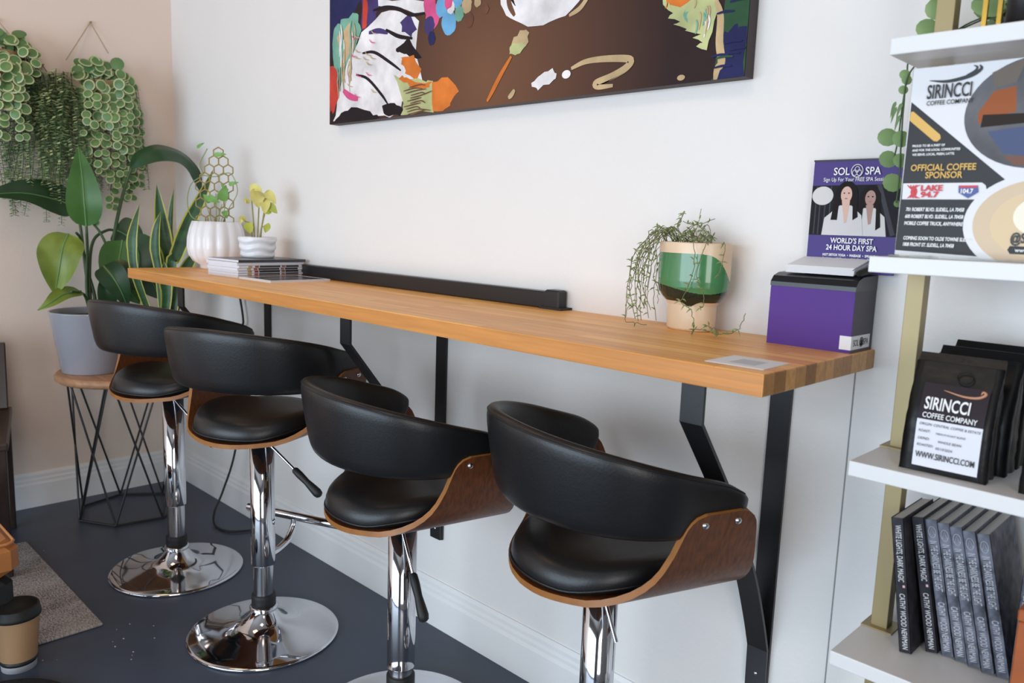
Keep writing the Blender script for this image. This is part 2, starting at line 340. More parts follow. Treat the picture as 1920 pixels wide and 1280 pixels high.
# ------------------------------------------------------------------ bar stools
def bar_stool(x, y, H, rot, label, lever_ang=-0.5, handle=True, foot=True):
    t = thing('bar_stool', label, 'bar stool', (x, y, 0), rot, 'black and walnut bar stools along the counter')
    R = 0.225
    MB().lathe([(0.001, 0.0), (R - 0.004, 0.0), (R, 0.004), (R - 0.002, 0.009), (R - 0.01, 0.0115), (0.18, 0.016), (0.13, 0.023), (0.09, 0.032), (0.066, 0.044), (0.052, 0.058), (0.042, 0.072), (0.038, 0.078), (0.0365, 0.081)], n=72).build('base', M_chrome, t)
    MB().lathe([(0.030, 0.080), (0.040, 0.080), (0.042, 0.084), (0.042, 0.090), (0.038, 0.094), (0.030, 0.094)], n=40).build('collar', M_chrome, t)
    MB().lathe([(0.026, 0.092), (0.036, 0.092), (0.036, 0.128), (0.034, 0.131), (0.026, 0.131)], n=40).build('rubber_sleeve', M_rubber, t)
    zo = H - 0.42
    MB().lathe([(0.0295, 0.125), (0.0295, zo + 0.02)], n=40).build('piston', M_chrome2, t)
    MB().lathe([(0.030, zo), (0.0345, zo), (0.0355, zo + 0.003), (0.0355, H - 0.012), (0.02, H - 0.011)], n=48).build('column', M_chrome, t)
    MB().bevbox((-0.09, -0.09, H - 0.014), (0.09, 0.09, H - 0.001), 0.004).build('mounting_plate', M_black, t)
    # bent plywood shell
    smax = 0.380; NS, NV = 44, 14
    def path(s):
        a = abs(s); sg = 1 if s >= 0 else -1
        if a < 0.128: xx, zz, nx, nz = a, 0.010 * (a / 0.128) ** 2, 0.0, 1.0
        else:
            q = min((a - 0.128) / 0.108, 1.30); xx = 0.128 + 0.108 * math.sin(q); zz = 0.010 + 0.108 * (1 - math.cos(q)); nx, nz = -math.sin(q), math.cos(q)
            ex = a - 0.128 - 0.108 * 1.30
            if ex > 0: xx += ex * math.cos(1.30); zz += ex * math.sin(1.30)
        return Vector((sg * xx, 0, zz)), Vector((sg * nx, 0, nz))
    def vr(s):
        a = abs(s)
        ks = [(0, -0.187), (0.04, -0.184), (0.08, -0.174), (0.12, -0.156), (0.15, -0.135), (0.18, -0.107), (0.21, -0.076), (0.24, -0.050), (0.27, -0.032), (0.30, -0.020), (0.34, -0.010), (0.38, -0.002)]
        for (p, q), (p2, q2) in zip(ks, ks[1:]):
            if a <= p2 + 1e-9: r0 = q + (q2 - q) * (a - p) / (p2 - p); break
        f0 = 0.20 - 0.062 * (a / smax) ** 2
        rc = 0.035; d = smax - a
        if d < rc:
            k = rc - math.sqrt(max(rc * rc - (rc - d) ** 2, 0)); r0 += k * 0.9; f0 -= k * 0.9
        if a < 0.10: f0 = max(f0, 0.205 - 0.9 * a * a)
        return r0, f0
    th = 0.0125; top = []; bot = []
    for i in range(NS + 1):
        s_ = -1 + 2 * i / NS
        s_ = math.copysign(1 - (1 - abs(s_)) ** 1.35, s_) * smax
        p, nn = path(s_); r0, f0 = vr(s_)
        top.append([p + Vector((0, r0 + (f0 - r0) * j / NV, H)) for j in range(NV + 1)])
        bot.append([q - nn * th for q in top[-1]])
    sh = MB(); nv = NV + 1
    fs = [(i * nv + j, (i + 1) * nv + j, (i + 1) * nv + j + 1, i * nv + j + 1) for i in range(NS) for j in range(NV)]
    sh.add([q for r in top for q in r], fs, 0, True); sh.add([q for r in bot for q in r], [f[::-1] for f in fs], 0, True)
    for j in (0, NV):
        sh.loft([[r[j] for r in top], [r[j] for r in bot]], 1, closed=False, smooth=True)
    for i in (0, NS): sh.loft([top[i], bot[i]], 1, closed=False, smooth=True)
    sh.build('shell', [M_walnut, M_ply], t)
    # seat cushion
    cu = MB()
    def cring(k, z):
        out = []
        for i in range(56):
            a = 2 * PI * i / 56; c_, s_ = math.cos(a), math.sin(a)
            out.append((math.copysign(abs(c_) ** 0.95, c_) * 0.184 * k, 0.004 + math.copysign(abs(s_) ** 0.95, s_) * 0.190 * k, H + z + 0.08 * max(0, abs(c_ * k) - 0.55) ** 1.5))
        return out
    cu.loft([cring(0.90, 0.003), cring(0.985, 0.008), cring(1.0, 0.018), cring(0.995, 0.030), cring(0.965, 0.046), cring(0.90, 0.058), cring(0.78, 0.066), cring(0.55, 0.071), cring(0.3, 0.0725), cring(0.02, 0.073)], 0, caps=True)
    se = cu.build('seat', M_leather, t)
    pr = cring(1.003, 0.014); MB().tube(pr + [pr[0]], 0.0028, 6).build('piping', M_leather, se)
    # wrap-around backrest
    A, B, FWD = 0.251, 0.208, 0.129; arc = PI * A / 2; LM = arc + FWD; NB = 60; rings = []
    for i in range(NB + 1):
        s_ = -1 + 2 * i / NB; s_ = math.copysign(1 - (1 - abs(s_)) ** 1.6, s_) * LM; a = abs(s_); sg = 1 if s_ >= 0 else -1
        if a <= arc: q = a / A; cx, cy, nx, ny = A * math.sin(q), -B * math.cos(q), math.sin(q), -math.cos(q)
        else: cx, cy, nx, ny = A, (a - arc), 1.0, 0.0
        u_ = a / LM
        zt = 0.322 - 0.097 * u_ ** 1.8; zb = 0.147 - 0.003 * u_
        rc = 0.060; d = LM - a
        k = 1.0
        if d < rc: k = math.sqrt(max(1 - ((rc - d) / rc) ** 2, 0.0)) * 0.97 + 0.03
        zm = (zt + zb) / 2 + 0.02 * (1 - k); hh = (zt - zb) / 2 * k; tk = 0.0175 * (0.4 + 0.6 * min(1, k * 1.3))
        ring = []
        for j in range(20):
            an = 2 * PI * j / 20; cz = math.sin(an); cr = math.cos(an)
            zz = math.copysign(abs(cz) ** 0.45, cz) * hh; dr = math.copysign(abs(cr) ** 0.7, cr) * tk
            fl = (zm + zz - 0.2) * 0.155
            rad = dr + fl
            ring.append((sg * (cx + nx * rad), cy + ny * rad, H + zm + zz))
        rings.append(ring)
    bk = MB(); bk.loft(rings, 0, caps=True); b_ = bk.build('backrest', M_leather, t)
    # stitched seam along the top outside of the backrest
    seam = [Vector(r[3]) + Vector((0, 0, 0.0005)) for r in rings[3:-3]]
    MB().tube(seam, 0.0016, 5).build('seam', M_leather, b_)
    for sg in (-1, 1):
        for yy in (0.029, 0.101):
            MB().lathe([(0.0001, 0.0045), (0.004, 0.004), (0.0065, 0.0015), (0.007, -0.002)], n=14).build('bolt', M_chrome, t, loc=(sg * 0.2695, yy, H + 0.174)).rotation_euler = (0, sg * PI / 2, 0)
    # height lever
    ca, sa = math.cos(lever_ang), math.sin(lever_ang)
    def lp(d): return (0.02 + d * ca, -0.02, H - 0.02 + d * sa)
    lv = MB().tube([lp(0), lp(0.18 if handle else 0.125)], 0.0045, 8).build('lever', M_chrome, t)
    if handle:
        MB().tube([lp(d) for d in (0.135, 0.14, 0.16, 0.19, 0.215, 0.235, 0.245, 0.249)], [0.006, 0.010, 0.011, 0.0095, 0.012, 0.0135, 0.011, 0.005], 12).build('handle', M_rubber, lv)
    if foot:
        zc = H - 0.405
        MB().tube(spline([(0, 0.033, zc), (0, 0.07, zc + 0.004), (0, 0.115, zc + 0.018), (0, 0.145, zc + 0.05), (0, 0.152, zc + 0.075)], 5), 0.0115, 10).build('footrest_arm', M_chrome, t)
        MB().tube([(-0.185, 0.152, zc + 0.083), (-0.175, 0.152, zc + 0.083), (0.175, 0.152, zc + 0.083), (0.185, 0.152, zc + 0.083)], [0.0125, 0.0135, 0.0135, 0.0125], 14).build('footrest', M_chrome, t)
    return t
bar_stool(2.801, -0.3075, 0.592, -0.344, 'black leather and walnut bar stool closest to the white shelf', lever_ang=-0.95, handle=False, foot=False)
bar_stool(2.2415, -0.386, 0.572, -0.211, 'black bar stool with walnut sides, second from the white shelf', lever_ang=-0.95, foot=False)
bar_stool(1.615, -0.430, 0.645, 0.392, 'black bar stool with chrome foot bar showing, second from the plants', lever_ang=-0.62)
bar_stool(1.005, -0.443, 0.663, 0.287, 'furthest black bar stool, beside the wire plant stand', lever_ang=-0.62, foot=False)

# ------------------------------------------------------------------ wall canvas (generic abstract stand-in)
CX0, CX1, CZ0, CZ1 = 1.355, 2.886, 1.5785, 2.62
cv = thing('wall_canvas', 'large unframed canvas with dark brown abstract paint above the counter', 'painting', (0, 0, 0))
MB().box((CX0, -0.036, CZ0), (CX1, -0.002, CZ1)).build('canvas', mat('canvas_edge', rgb(58, 46, 48), 0.6), cv)
PC = [('canvas_brown', (70, 48, 42)), ('canvas_navy', (40, 42, 84)), ('canvas_white', (232, 228, 228)), ('canvas_orange', (214, 120, 52)), ('canvas_lime', (186, 190, 136)),
      ('canvas_red', (200, 70, 58)), ('canvas_teal', (120, 170, 150)), ('canvas_pink', (220, 90, 140)), ('canvas_sky', (110, 170, 210)), ('canvas_black', (38, 30, 34)), ('canvas_tan', (196, 170, 130)), ('canvas_violet', (72, 60, 110)), ('canvas_forest', (52, 86, 60)), ('canvas_umber', (112, 76, 58))]
PM = [mat(n, rgb(*c), 0.6, var=0.22, vscale=14, spec=0.15) for n, c in PC]; PI_ = {n[7:]: k for k, (n, c) in enumerate(PC)}
pt = MB()
def brown_field():
    m = bpy.data.materials.new('canvas_brown_glow'); m.use_nodes = True; nt = m.node_tree; N = nt.nodes; L = nt.links; b = N['Principled BSDF']; b.inputs['Roughness'].default_value = 0.6; b.inputs['Specular IOR Level'].default_value = 0.15
    tc = N.new('ShaderNodeTexCoord'); mp = N.new('ShaderNodeMapping'); mp.inputs['Location'].default_value = (-2.12 * 1.7, 0, -1.66 * 1.7); mp.inputs['Scale'].default_value = (1.7, 0, 1.7); L.new(tc.outputs['Object'], mp.inputs[0])
    g = N.new('ShaderNodeTexGradient'); g.gradient_type = 'SPHERICAL'; L.new(mp.outputs[0], g.inputs[0])
    cr = N.new('ShaderNodeValToRGB'); cr.color_ramp.elements[0].color = rgb(50, 36, 36); cr.color_ramp.elements[1].color = rgb(122, 84, 62); L.new(g.outputs['Fac'], cr.inputs[0]); L.new(cr.outputs[0], b.inputs['Base Color'])
    return m
PM.append(brown_field()); PI_['glow'] = len(PM) - 1
LAY = [0]
def paint(col, pts, jag=0.0, sub=1):
    LAY[0] += 1; y = -0.0362 - 0.00004 * LAY[0]; out = []
    n = len(pts)
    for i in range(n):
        a, b = pts[i], pts[(i + 1) % n]
        for k in range(sub):
            f = k / sub; x = a[0] + (b[0] - a[0]) * f + rnd.uniform(-jag, jag); z = a[-1] + (b[-1] - a[-1]) * f + rnd.uniform(-jag, jag)
            out.append((min(max(x, CX0), CX1), y, min(max(z, CZ0), CZ1)))
    area_ = sum(out[i][0] * out[(i + 1) % len(out)][2] - out[(i + 1) % len(out)][0] * out[i][2] for i in range(len(out)))
    if area_ < 0: out.reverse()
    pt.add(out, [tuple(range(len(out)))], PI_[col])
def blob(col, c, rx, rz, rot=0.0, jag=0.0, n=18):
    paint(col, [(c[0] + rx * math.cos(a) * math.cos(rot) - rz * math.sin(a) * math.sin(rot), c[-1] + rx * math.cos(a) * math.sin(rot) + rz * math.sin(a) * math.cos(rot)) for a in [2 * PI * i / n for i in range(n)]], jag)
def stroke(col, pts, wd):
    P = [Vector((p[0], p[-1])) for p in pts]; P3 = spline([(p.x, 0, p.y) for p in P], 6); a = []; b = []
    for i, p in enumerate(P3):
        t = (P3[min(i + 1, len(P3) - 1)] - P3[max(i - 1, 0)]).normalized(); nn = Vector((-t.z, 0, t.x)); k = wd * (0.35 + 0.65 * math.sin(PI * min(max((i + 0.6) / len(P3), 0), 1)) ** 0.6) / 2
        a.append(p + nn * k); b.append(p - nn * k)
    paint(col, [(q.x, q.z) for q in a + b[::-1]])
paint('glow', [(CX0, CZ0), (CX1, CZ0), (CX1, CZ1), (CX0, CZ1)])
# left colour fields
paint('navy', [(CX0, CZ1), (CX0, 1.80), (1.50, 1.93), (1.66, 2.02), (1.75, CZ1)], 0.012, 6)
paint('teal', [(1.379, -0.036, 1.873), (1.423, -0.036, 1.904), (1.519, -0.036, 1.915), (1.532, -0.036, 1.852), (1.491, -0.036, 1.776), (1.424, -0.036, 1.7), (1.373, -0.036, 1.722)], 0.008, 4)
paint('tan', [(1.404, -0.036, 1.86), (1.478, -0.036, 1.892), (1.497, -0.036, 1.824), (1.43, -0.036, 1.75)], 0.008, 4)
paint('red', [(1.354, -0.036, 1.771), (1.424, -0.036, 1.733), (1.412, -0.036, 1.667), (1.38, -0.036, 1.614), (1.354, -0.036, 1.62)], 0.006, 4)
paint('violet', [(1.531, -0.036, 1.949), (1.633, -0.036, 1.932), (1.617, -0.036, 1.872), (1.543, -0.036, 1.851)], 0.008, 3)
paint('red', [(1.548, -0.036, 1.946), (1.571, -0.036, 1.942), (1.566, -0.036, 1.863), (1.543, -0.036, 1.86)], 0.003, 3)
# pale swathes, left
paint('white', [(1.424, -0.036, 1.7), (1.47, -0.036, 1.778), (1.544, -0.036, 1.847), (1.645, -0.036, 1.893), (1.761, -0.036, 1.884), (1.823, -0.036, 1.842), (1.815, -0.036, 1.753), (1.843, -0.036, 1.675), (1.757, -0.036, 1.622), (1.748, -0.036, 1.585), (1.661, -0.036, 1.581), (1.487, -0.036, 1.587), (1.38, -0.036, 1.59), (1.406, -0.036, 1.65)], 0.006, 3)
paint('white', [(1.622, -0.036, 1.934), (1.861, -0.036, 1.894), (1.89, -0.036, 1.858), (1.812, -0.036, 1.864), (1.709, -0.036, 1.898), (1.633, -0.036, 1.91)], 0.005, 3)
paint('violet', [(1.741, -0.036, 1.854), (1.782, -0.036, 1.871), (1.823, -0.036, 1.824), (1.789, -0.036, 1.805), (1.747, -0.036, 1.822)], 0.006, 3)
paint('black', [(1.717, -0.036, 1.777), (1.784, -0.036, 1.802), (1.841, -0.036, 1.735), (1.79, -0.036, 1.747), (1.738, -0.036, 1.762)], 0.005, 3)
paint('orange', [(1.744, -0.036, 1.749), (1.811, -0.036, 1.751), (1.842, -0.036, 1.705), (1.823, -0.036, 1.677), (1.771, -0.036, 1.697), (1.75, -0.036, 1.73)], 0.006, 3)
paint('black', [(1.425, -0.036, 1.608), (1.487, -0.036, 1.627), (1.588, -0.036, 1.603), (1.639, -0.036, 1.583), (1.576, -0.036, 1.577), (1.38, -0.036, 1.585)], 0.005, 3)
paint('black', [(1.65, -0.036, 1.621), (1.715, -0.036, 1.625), (1.758, -0.036, 1.597), (1.743, -0.036, 1.582), (1.667, -0.036, 1.583)], 0.005, 3)
paint('lime', [(1.713, -0.036, 1.703), (1.766, -0.036, 1.683), (1.867, -0.036, 1.673), (1.901, -0.036, 1.669), (1.899, -0.036, 1.583), (1.748, -0.036, 1.583), (1.763, -0.036, 1.621)], 0.006, 3)
paint('orange', [(1.896, -0.036, 1.667), (1.958, -0.036, 1.667), (2.009, -0.036, 1.633), (1.978, -0.036, 1.604), (1.956, -0.036, 1.582), (1.899, -0.036, 1.583)], 0.006, 3)
paint('orange', [(1.735, -0.036, 1.692), (1.776, -0.036, 1.694), (1.843, -0.036, 1.663), (1.896, -0.036, 1.667), (1.868, -0.036, 1.649), (1.793, -0.036, 1.659)], 0.005, 3)
stroke('violet', [(1.578, -0.036, 1.843), (1.629, -0.036, 1.842), (1.678, -0.036, 1.829)], 0.016)
stroke('black', [(1.544, -0.036, 1.786), (1.608, -0.036, 1.781), (1.686, -0.036, 1.744), (1.745, -0.036, 1.712)], 0.010)
stroke('black', [(1.51, -0.036, 1.724), (1.574, -0.036, 1.705), (1.649, -0.036, 1.65), (1.683, -0.036, 1.618)], 0.010)
stroke('black', [(1.6, -0.036, 1.906), (1.666, -0.036, 1.905), (1.735, -0.036, 1.888), (1.792, -0.036, 1.864), (1.862, -0.036, 1.859)], 0.012)
stroke('black', [(1.667, -0.036, 1.84), (1.732, -0.036, 1.812), (1.799, -0.036, 1.797)], 0.012)
stroke('pink', [(1.437, -0.036, 1.682), (1.474, -0.036, 1.661), (1.522, -0.036, 1.647)], 0.022)
# dots
for col, c, r in (('pink', (1.891, -0.036, 1.846), 0.034), ('pink', (1.875, -0.036, 1.88), 0.03), ('sky', (1.962, -0.036, 1.818), 0.034), ('sky', (1.928, -0.036, 1.863), 0.026), ('sky', (1.996, -0.036, 1.872), 0.022), ('violet', (1.877, -0.036, 1.822), 0.026), ('white', (1.969, -0.036, 1.857), 0.018), ('pink', (1.959, -0.036, 1.875), 0.02), ('tan', (2.036, -0.036, 1.852), 0.022), ('teal', (2.006, -0.036, 1.834), 0.02), ('navy', (1.888, -0.036, 1.785), 0.018), ('umber', (2.046, -0.036, 1.811), 0.02), ('tan', (2.079, -0.036, 1.853), 0.014), ('umber', (2.113, -0.036, 1.829), 0.012)):
    blob(col, c, r * 0.9, r * 1.05, 0.3, 0.002)
# pale open ring shape at the top, cut by the frame
RC = (2.322, -0.036, 1.868); RB_ = (2.324, -0.036, 1.76); RL = (2.162, -0.036, 1.897)
rr = RC[2] - RB_[2]; rw = RC[0] - RL[0]
blob('white', RC, rw, rr, 0.0, 0.003, 40); blob('black', (RC[0] - 0.004, 0, RC[2] + 0.018), rw * 0.86, rr * 0.84, 0.0, 0.002, 40); blob('white', (RC[0] + 0.004, 0, RC[2] + 0.002), rw * 0.74, rr * 0.90, 0.0, 0.003, 40); blob('black', (RC[0] - 0.006, 0, RC[2] + 0.02), rw * 0.28, rr * 0.52, 0.0, 0.002, 30)
stroke('umber', [(2.195, -0.036, 1.865), (2.201, -0.036, 1.828), (2.222, -0.036, 1.796)], 0.016)
stroke('tan', [(2.408, -0.036, 1.768), (2.444, -0.036, 1.782), (2.477, -0.036, 1.817)], 0.012)
# centre strokes
paint('tan', [(2.225, -0.036, 1.743), (2.247, -0.036, 1.758), (2.274, -0.036, 1.749), (2.272, -0.036, 1.721), (2.243, -0.036, 1.696), (2.207, -0.036, 1.708)], 0.005, 3)
paint('lime', [(2.214, -0.036, 1.726), (2.264, -0.036, 1.722), (2.239, -0.036, 1.697), (2.207, -0.036, 1.706)], 0.005, 3)
stroke('orange', [(2.215, -0.036, 1.697), (2.178, -0.036, 1.655), (2.151, -0.036, 1.62), (2.128, -0.036, 1.591)], 0.014)
paint('white', [(2.288, -0.036, 1.62), (2.324, -0.036, 1.643), (2.359, -0.036, 1.649), (2.378, -0.036, 1.637), (2.364, -0.036, 1.621), (2.318, -0.036, 1.606), (2.296, -0.036, 1.609)], 0.004, 3)
blob('white', (2.407, -0.036, 1.632), 0.014, 0.010)
stroke('tan', [(2.422, -0.036, 1.644), (2.468, -0.036, 1.655), (2.532, -0.036, 1.654), (2.597, -0.036, 1.645), (2.589, -0.036, 1.629), (2.55, -0.036, 1.614), (2.501, -0.036, 1.603), (2.508, -0.036, 1.593), (2.552, -0.036, 1.592)], 0.017)
stroke('tan', [(2.231, -0.036, 1.612), (2.22, -0.036, 1.6), (2.209, -0.036, 1.593)], 0.014)
blob('tan', (2.736, -0.036, 1.591), 0.010, 0.006)
# right fields
paint('forest', [(2.818, -0.036, 1.82), (2.828, -0.036, 1.725), (2.822, -0.036, 1.673), (2.822, -0.036, 1.621), (2.815, -0.036, 1.576), (CX1, CZ0), (CX1, CZ1)], 0.008, 6)
paint('navy', [(2.858, -0.036, 1.679), (2.832, -0.036, 1.672), (2.829, -0.036, 1.62), (2.82, -0.036, 1.578), (CX1, CZ0), (2.885, -0.036, 1.675)], 0.006, 4)
paint('lime', [(2.669, -0.036, 1.827), (2.678, -0.036, 1.749), (2.704, -0.036, 1.727), (2.694, -0.036, 1.72), (2.724, -0.036, 1.709), (2.709, -0.036, 1.705), (2.744, -0.036, 1.691), (2.737, -0.036, 1.687), (2.777, -0.036, 1.673), (2.759, -0.036, 1.669), (2.786, -0.036, 1.657), (2.768, -0.036, 1.653), (2.795, -0.036, 1.639), (2.805, -0.036, 1.676), (2.814, -0.036, 1.717), (2.819, -0.036, 1.799)], 0.002, 2)
paint('orange', [(2.674, -0.036, 1.805), (2.681, -0.036, 1.751), (2.703, -0.036, 1.74), (2.743, -0.036, 1.747), (2.744, -0.036, 1.792)], 0.010, 4)
paint('teal', [(2.734, -0.036, 1.727), (2.744, -0.036, 1.728), (2.743, -0.036, 1.706), (2.732, -0.036, 1.708)], 0.005, 3)
stroke('tan', [(2.809, -0.036, 1.738), (2.822, -0.036, 1.705), (2.824, -0.036, 1.652), (2.832, -0.036, 1.613), (2.823, -0.036, 1.599), (2.82, -0.036, 1.578)], 0.018)
for k in range(26):   # dry brush streaks
    x_ = rnd.uniform(1.40, 1.50); z_ = rnd.uniform(1.74, 1.92); stroke(rnd.choice(('teal', 'tan', 'white')), [(x_, z_), (x_ + rnd.uniform(-0.01, 0.01), z_ - 0.03), (x_, z_ - rnd.uniform(0.05, 0.09))], 0.006)
for k in range(14):
    a = (1.868, -0.036, 1.658); b = (1.757, -0.036, 1.622); f = k / 13; x_ = b[0] + 0.012 + rnd.uniform(-0.01, 0.03); z_ = a[2] - 0.10 * f
    stroke('umber', [(x_, z_), (x_ + 0.05, z_ + 0.004), (x_ + rnd.uniform(0.06, 0.11), z_ + rnd.uniform(-0.004, 0.012))], 0.0035)
for k in range(10):
    a = (2.755, -0.036, 1.726); x_ = a[0] + rnd.uniform(0.0, 0.05); z_ = a[2] + rnd.uniform(-0.05, 0.03); stroke(rnd.choice(('tan', 'teal', 'white')), [(x_, z_ + 0.012), (x_ + 0.003, z_), (x_, z_ - rnd.uniform(0.01, 0.025))], 0.004)
for k in range(8):
    x_ = rnd.uniform(2.82, 2.87); z_ = rnd.uniform(1.60, 1.76); stroke(rnd.choice(('navy', 'forest')), [(x_ - 0.02, z_), (x_, z_ + 0.002), (x_ + 0.02, z_)], 0.005)
for k in range(16):
    x_ = rnd.uniform(1.46, 1.60); z_ = rnd.uniform(1.62, 1.86); stroke('tan' if k % 3 else 'pink', [(x_, z_), (x_ + 0.012, z_ - 0.01), (x_ + 0.03, z_ - 0.014)], 0.003)
pt.build('painted_surface', PM, cv)

# ------------------------------------------------------------------ things on the counter
# fluted pot with hexagon trellis
FP = (0.705, -0.135, TZ)
t = thing('fluted_pot', 'white fluted ceramic pot with gold hexagon trellis at the far end of the counter', 'plant pot', FP)
flute = lambda a, z: 1.0 + (0.075 * abs(math.sin(7 * a)) - 0.05) * min(1, max(0, (z - 0.018) / 0.03))
MB().lathe([(0.001, 0.0), (0.060, 0.0), (0.064, 0.006), (0.064, 0.016), (0.088, 0.030), (0.103, 0.055), (0.108, 0.085), (0.106, 0.120), (0.098, 0.155), (0.088, 0.183), (0.085, 0.184), (0.082, 0.180), (0.082, 0.165)], n=112, mod=flute).build('pot', M_white_cer, t)
MB().lathe([(0.084, 0.168), (0.001, 0.172)], n=30).build('soil', M_soil, t)
M_trel = mat('brass_trellis', rgb(158, 132, 66), 0.45)
tr = MB(); hr = 0.0215; dx = hr * math.sqrt(3)
vd = Vector((-0.72, -0.69, 0)).normalized() * -1   # trellis plane runs across the view
rows = [(0, [-1.5, -0.5, 0.5, 1.5]), (1, [-1, 0, 1]), (2, [-1.5, -0.5, 0.5, 1.5]), (3, [-1, 0, 1]), (4, [-1.5, -0.5, 0.5, 1.5]), (5, [-1, 0, 1, ]), (6, [-0.5, 0.5, 1.5]), (7, [0, 1]), (8, [0.5])]
for rw, cols in rows:
    for c_ in cols:
        cx_ = (c_ - 0.15) * dx * 0.98; cz_ = 0.188 + rw * hr * 1.5
        ring = [vd * (cx_ + hr * math.cos(PI / 2 + k * PI / 3)) + Vector((0, 0, cz_ + hr * math.sin(PI / 2 + k * PI / 3))) for k in range(7)]
        tr.tube(ring, 0.0027, 6, caps=False)
for s_ in (-1, 0, 1): tr.tube([vd * (s_ * dx * 0.9) + Vector((0, 0, 0.15)), vd * (s_ * dx * 0.9) + Vector((0, 0, 0.20))], 0.0027, 6)
tr.build('trellis', M_trel, t)
vn = MB(); nf = Vector((0.9, -0.42, 0.1))
def vp(a, z, d=0.006): return vd * a + Vector((0, 0, z)) + nf * d
vn.tube(spline([vp(-0.005, 0.17), vp(-0.05, 0.178), vp(-0.098, 0.20), vp(-0.112, 0.26), vp(-0.095, 0.325), vp(-0.05, 0.36), vp(-0.06, 0.40), vp(-0.03, 0.46)], 6), 0.0018, 6, 0)
vn.tube(spline([vp(0.02, 0.17), vp(0.05, 0.235), vp(0.082, 0.29), vp(0.08, 0.33), vp(0.055, 0.37), vp(0.0, 0.355), vp(-0.06, 0.36)], 6), 0.0018, 6, 0)
for a0, z1 in ((0.0, 0.29), (0.03, 0.31), (0.015, 0.25), (-0.03, 0.28)): vn.tube(spline([vp(a0 * 0.5, 0.17, 0.01), vp(a0, 0.22, 0.012), vp(a0 * 1.6, z1, 0.012)], 4), 0.0016, 5, 0)
for a0, z0, da, dz, wd in ((-0.035, 0.275, 0.05, -0.02, 0.03), (0.022, 0.262, 0.018, 0.062, 0.042), (0.03, 0.225, 0.012, -0.03, 0.024), (0.05, 0.325, 0.04, 0.01, 0.016), (-0.02, 0.255, -0.03, 0.03, 0.026), (-0.005, 0.435, 0.05, 0.004, 0.018), (0.04, 0.30, -0.02, 0.03, 0.016), (-0.07, 0.46, 0.03, 0.02, 0.012)):
    leaf(vn, [vp(a0, z0, 0.014), vp(a0 + da / 2, z0 + dz / 2, 0.022), vp(a0 + da, z0 + dz, 0.016)], wd, nf, 0.15, 1, cols=4, n=5)
vn.build('vine', [mat('olive_vine', rgb(140, 148, 82), 0.5), mat('fresh_leaf', rgb(112, 160, 78), 0.45, var=0.15)], t)
# small wavy pot with yellow pothos
SP = (1.035, -0.135, TZ + 0.0617)
t = thing('wavy_pot', 'small white wave-textured pot with yellow-green leaves standing on the magazines', 'plant pot', SP)
wav = lambda a, z: 1.0 + 0.030 * math.sin(z * 230 + 0.9 * math.sin(4 * a)) * (1 if 0.006 < z < 0.070 else 0)
MB().lathe([(0.001, 0.0), (0.056, 0.0)] + [(0.058 + 0.009 * k / 28, 0.004 + 0.066 * k / 28) for k in range(29)] + [(0.067, 0.074), (0.062, 0.074), (0.061, 0.062)], n=64, mod=wav).build('pot', M_white_cer, t)
MB().lathe([(0.062, 0.062), (0.001, 0.066)], n=24).build('soil', M_soil, t)
pl = MB(); rv = Vector((0.71, 0.70, 0))
def q_(a, z, d=0.0): return rv * a * 0.9 + Vector((0, 0, z - 0.042)) + nf * d
for a0, a1, z1 in ((0.0, 0.01, 0.27), (0.012, 0.035, 0.24), (-0.012, -0.022, 0.25), (-0.02, -0.05, 0.17), (0.006, 0.05, 0.27)):
    pl.tube(spline([q_(a0, 0.10), q_(a0 + (a1 - a0) * 0.3, 0.16), q_(a1, z1)], 5), 0.0028, 6, 0)
for pts_, wd, mi in (([q_(0.012, 0.28), q_(0.0, 0.255, 0.03), q_(0.004, 0.215, 0.03)], 0.055, 1), ([q_(-0.03, 0.282), q_(-0.005, 0.288, 0.02), q_(0.02, 0.275, 0.03)], 0.03, 1), ([q_(0.03, 0.275, 0.0), q_(0.052, 0.262, 0.02), q_(0.075, 0.232, 0.02)], 0.034, 1), ([q_(0.03, 0.20), q_(0.05, 0.222, 0.02), q_(0.08, 0.20, 0.02)], 0.04, 2), ([q_(-0.045, 0.165), q_(-0.034, 0.145, 0.015), q_(-0.03, 0.125, 0.02)], 0.034, 2), ([q_(-0.03, 0.235), q_(-0.045, 0.245, 0.01), q_(-0.052, 0.235, 0.01)], 0.018, 1), ([q_(-0.05, 0.17), q_(-0.062, 0.178, 0.01), q_(-0.07, 0.16, 0.01)], 0.024, 1), ([q_(0.02, 0.25, 0.01), q_(0.03, 0.232, 0.03), q_(0.028, 0.195, 0.035)], 0.04, 1), ([q_(0.03, 0.16), q_(0.036, 0.15, 0.02), q_(0.03, 0.13, 0.02)], 0.03, 2)):
    leaf(pl, pts_, wd, nf, 0.2, mi, cols=4, n=5, base=0.7)
pl.build('foliage', [mat('brown_green_stem', rgb(146, 140, 76), 0.5), mat('pale_yellow_leaf', rgb(216, 208, 122), 0.45, var=0.15), mat('lime_leaf', rgb(176, 184, 76), 0.45, var=0.15)], t)
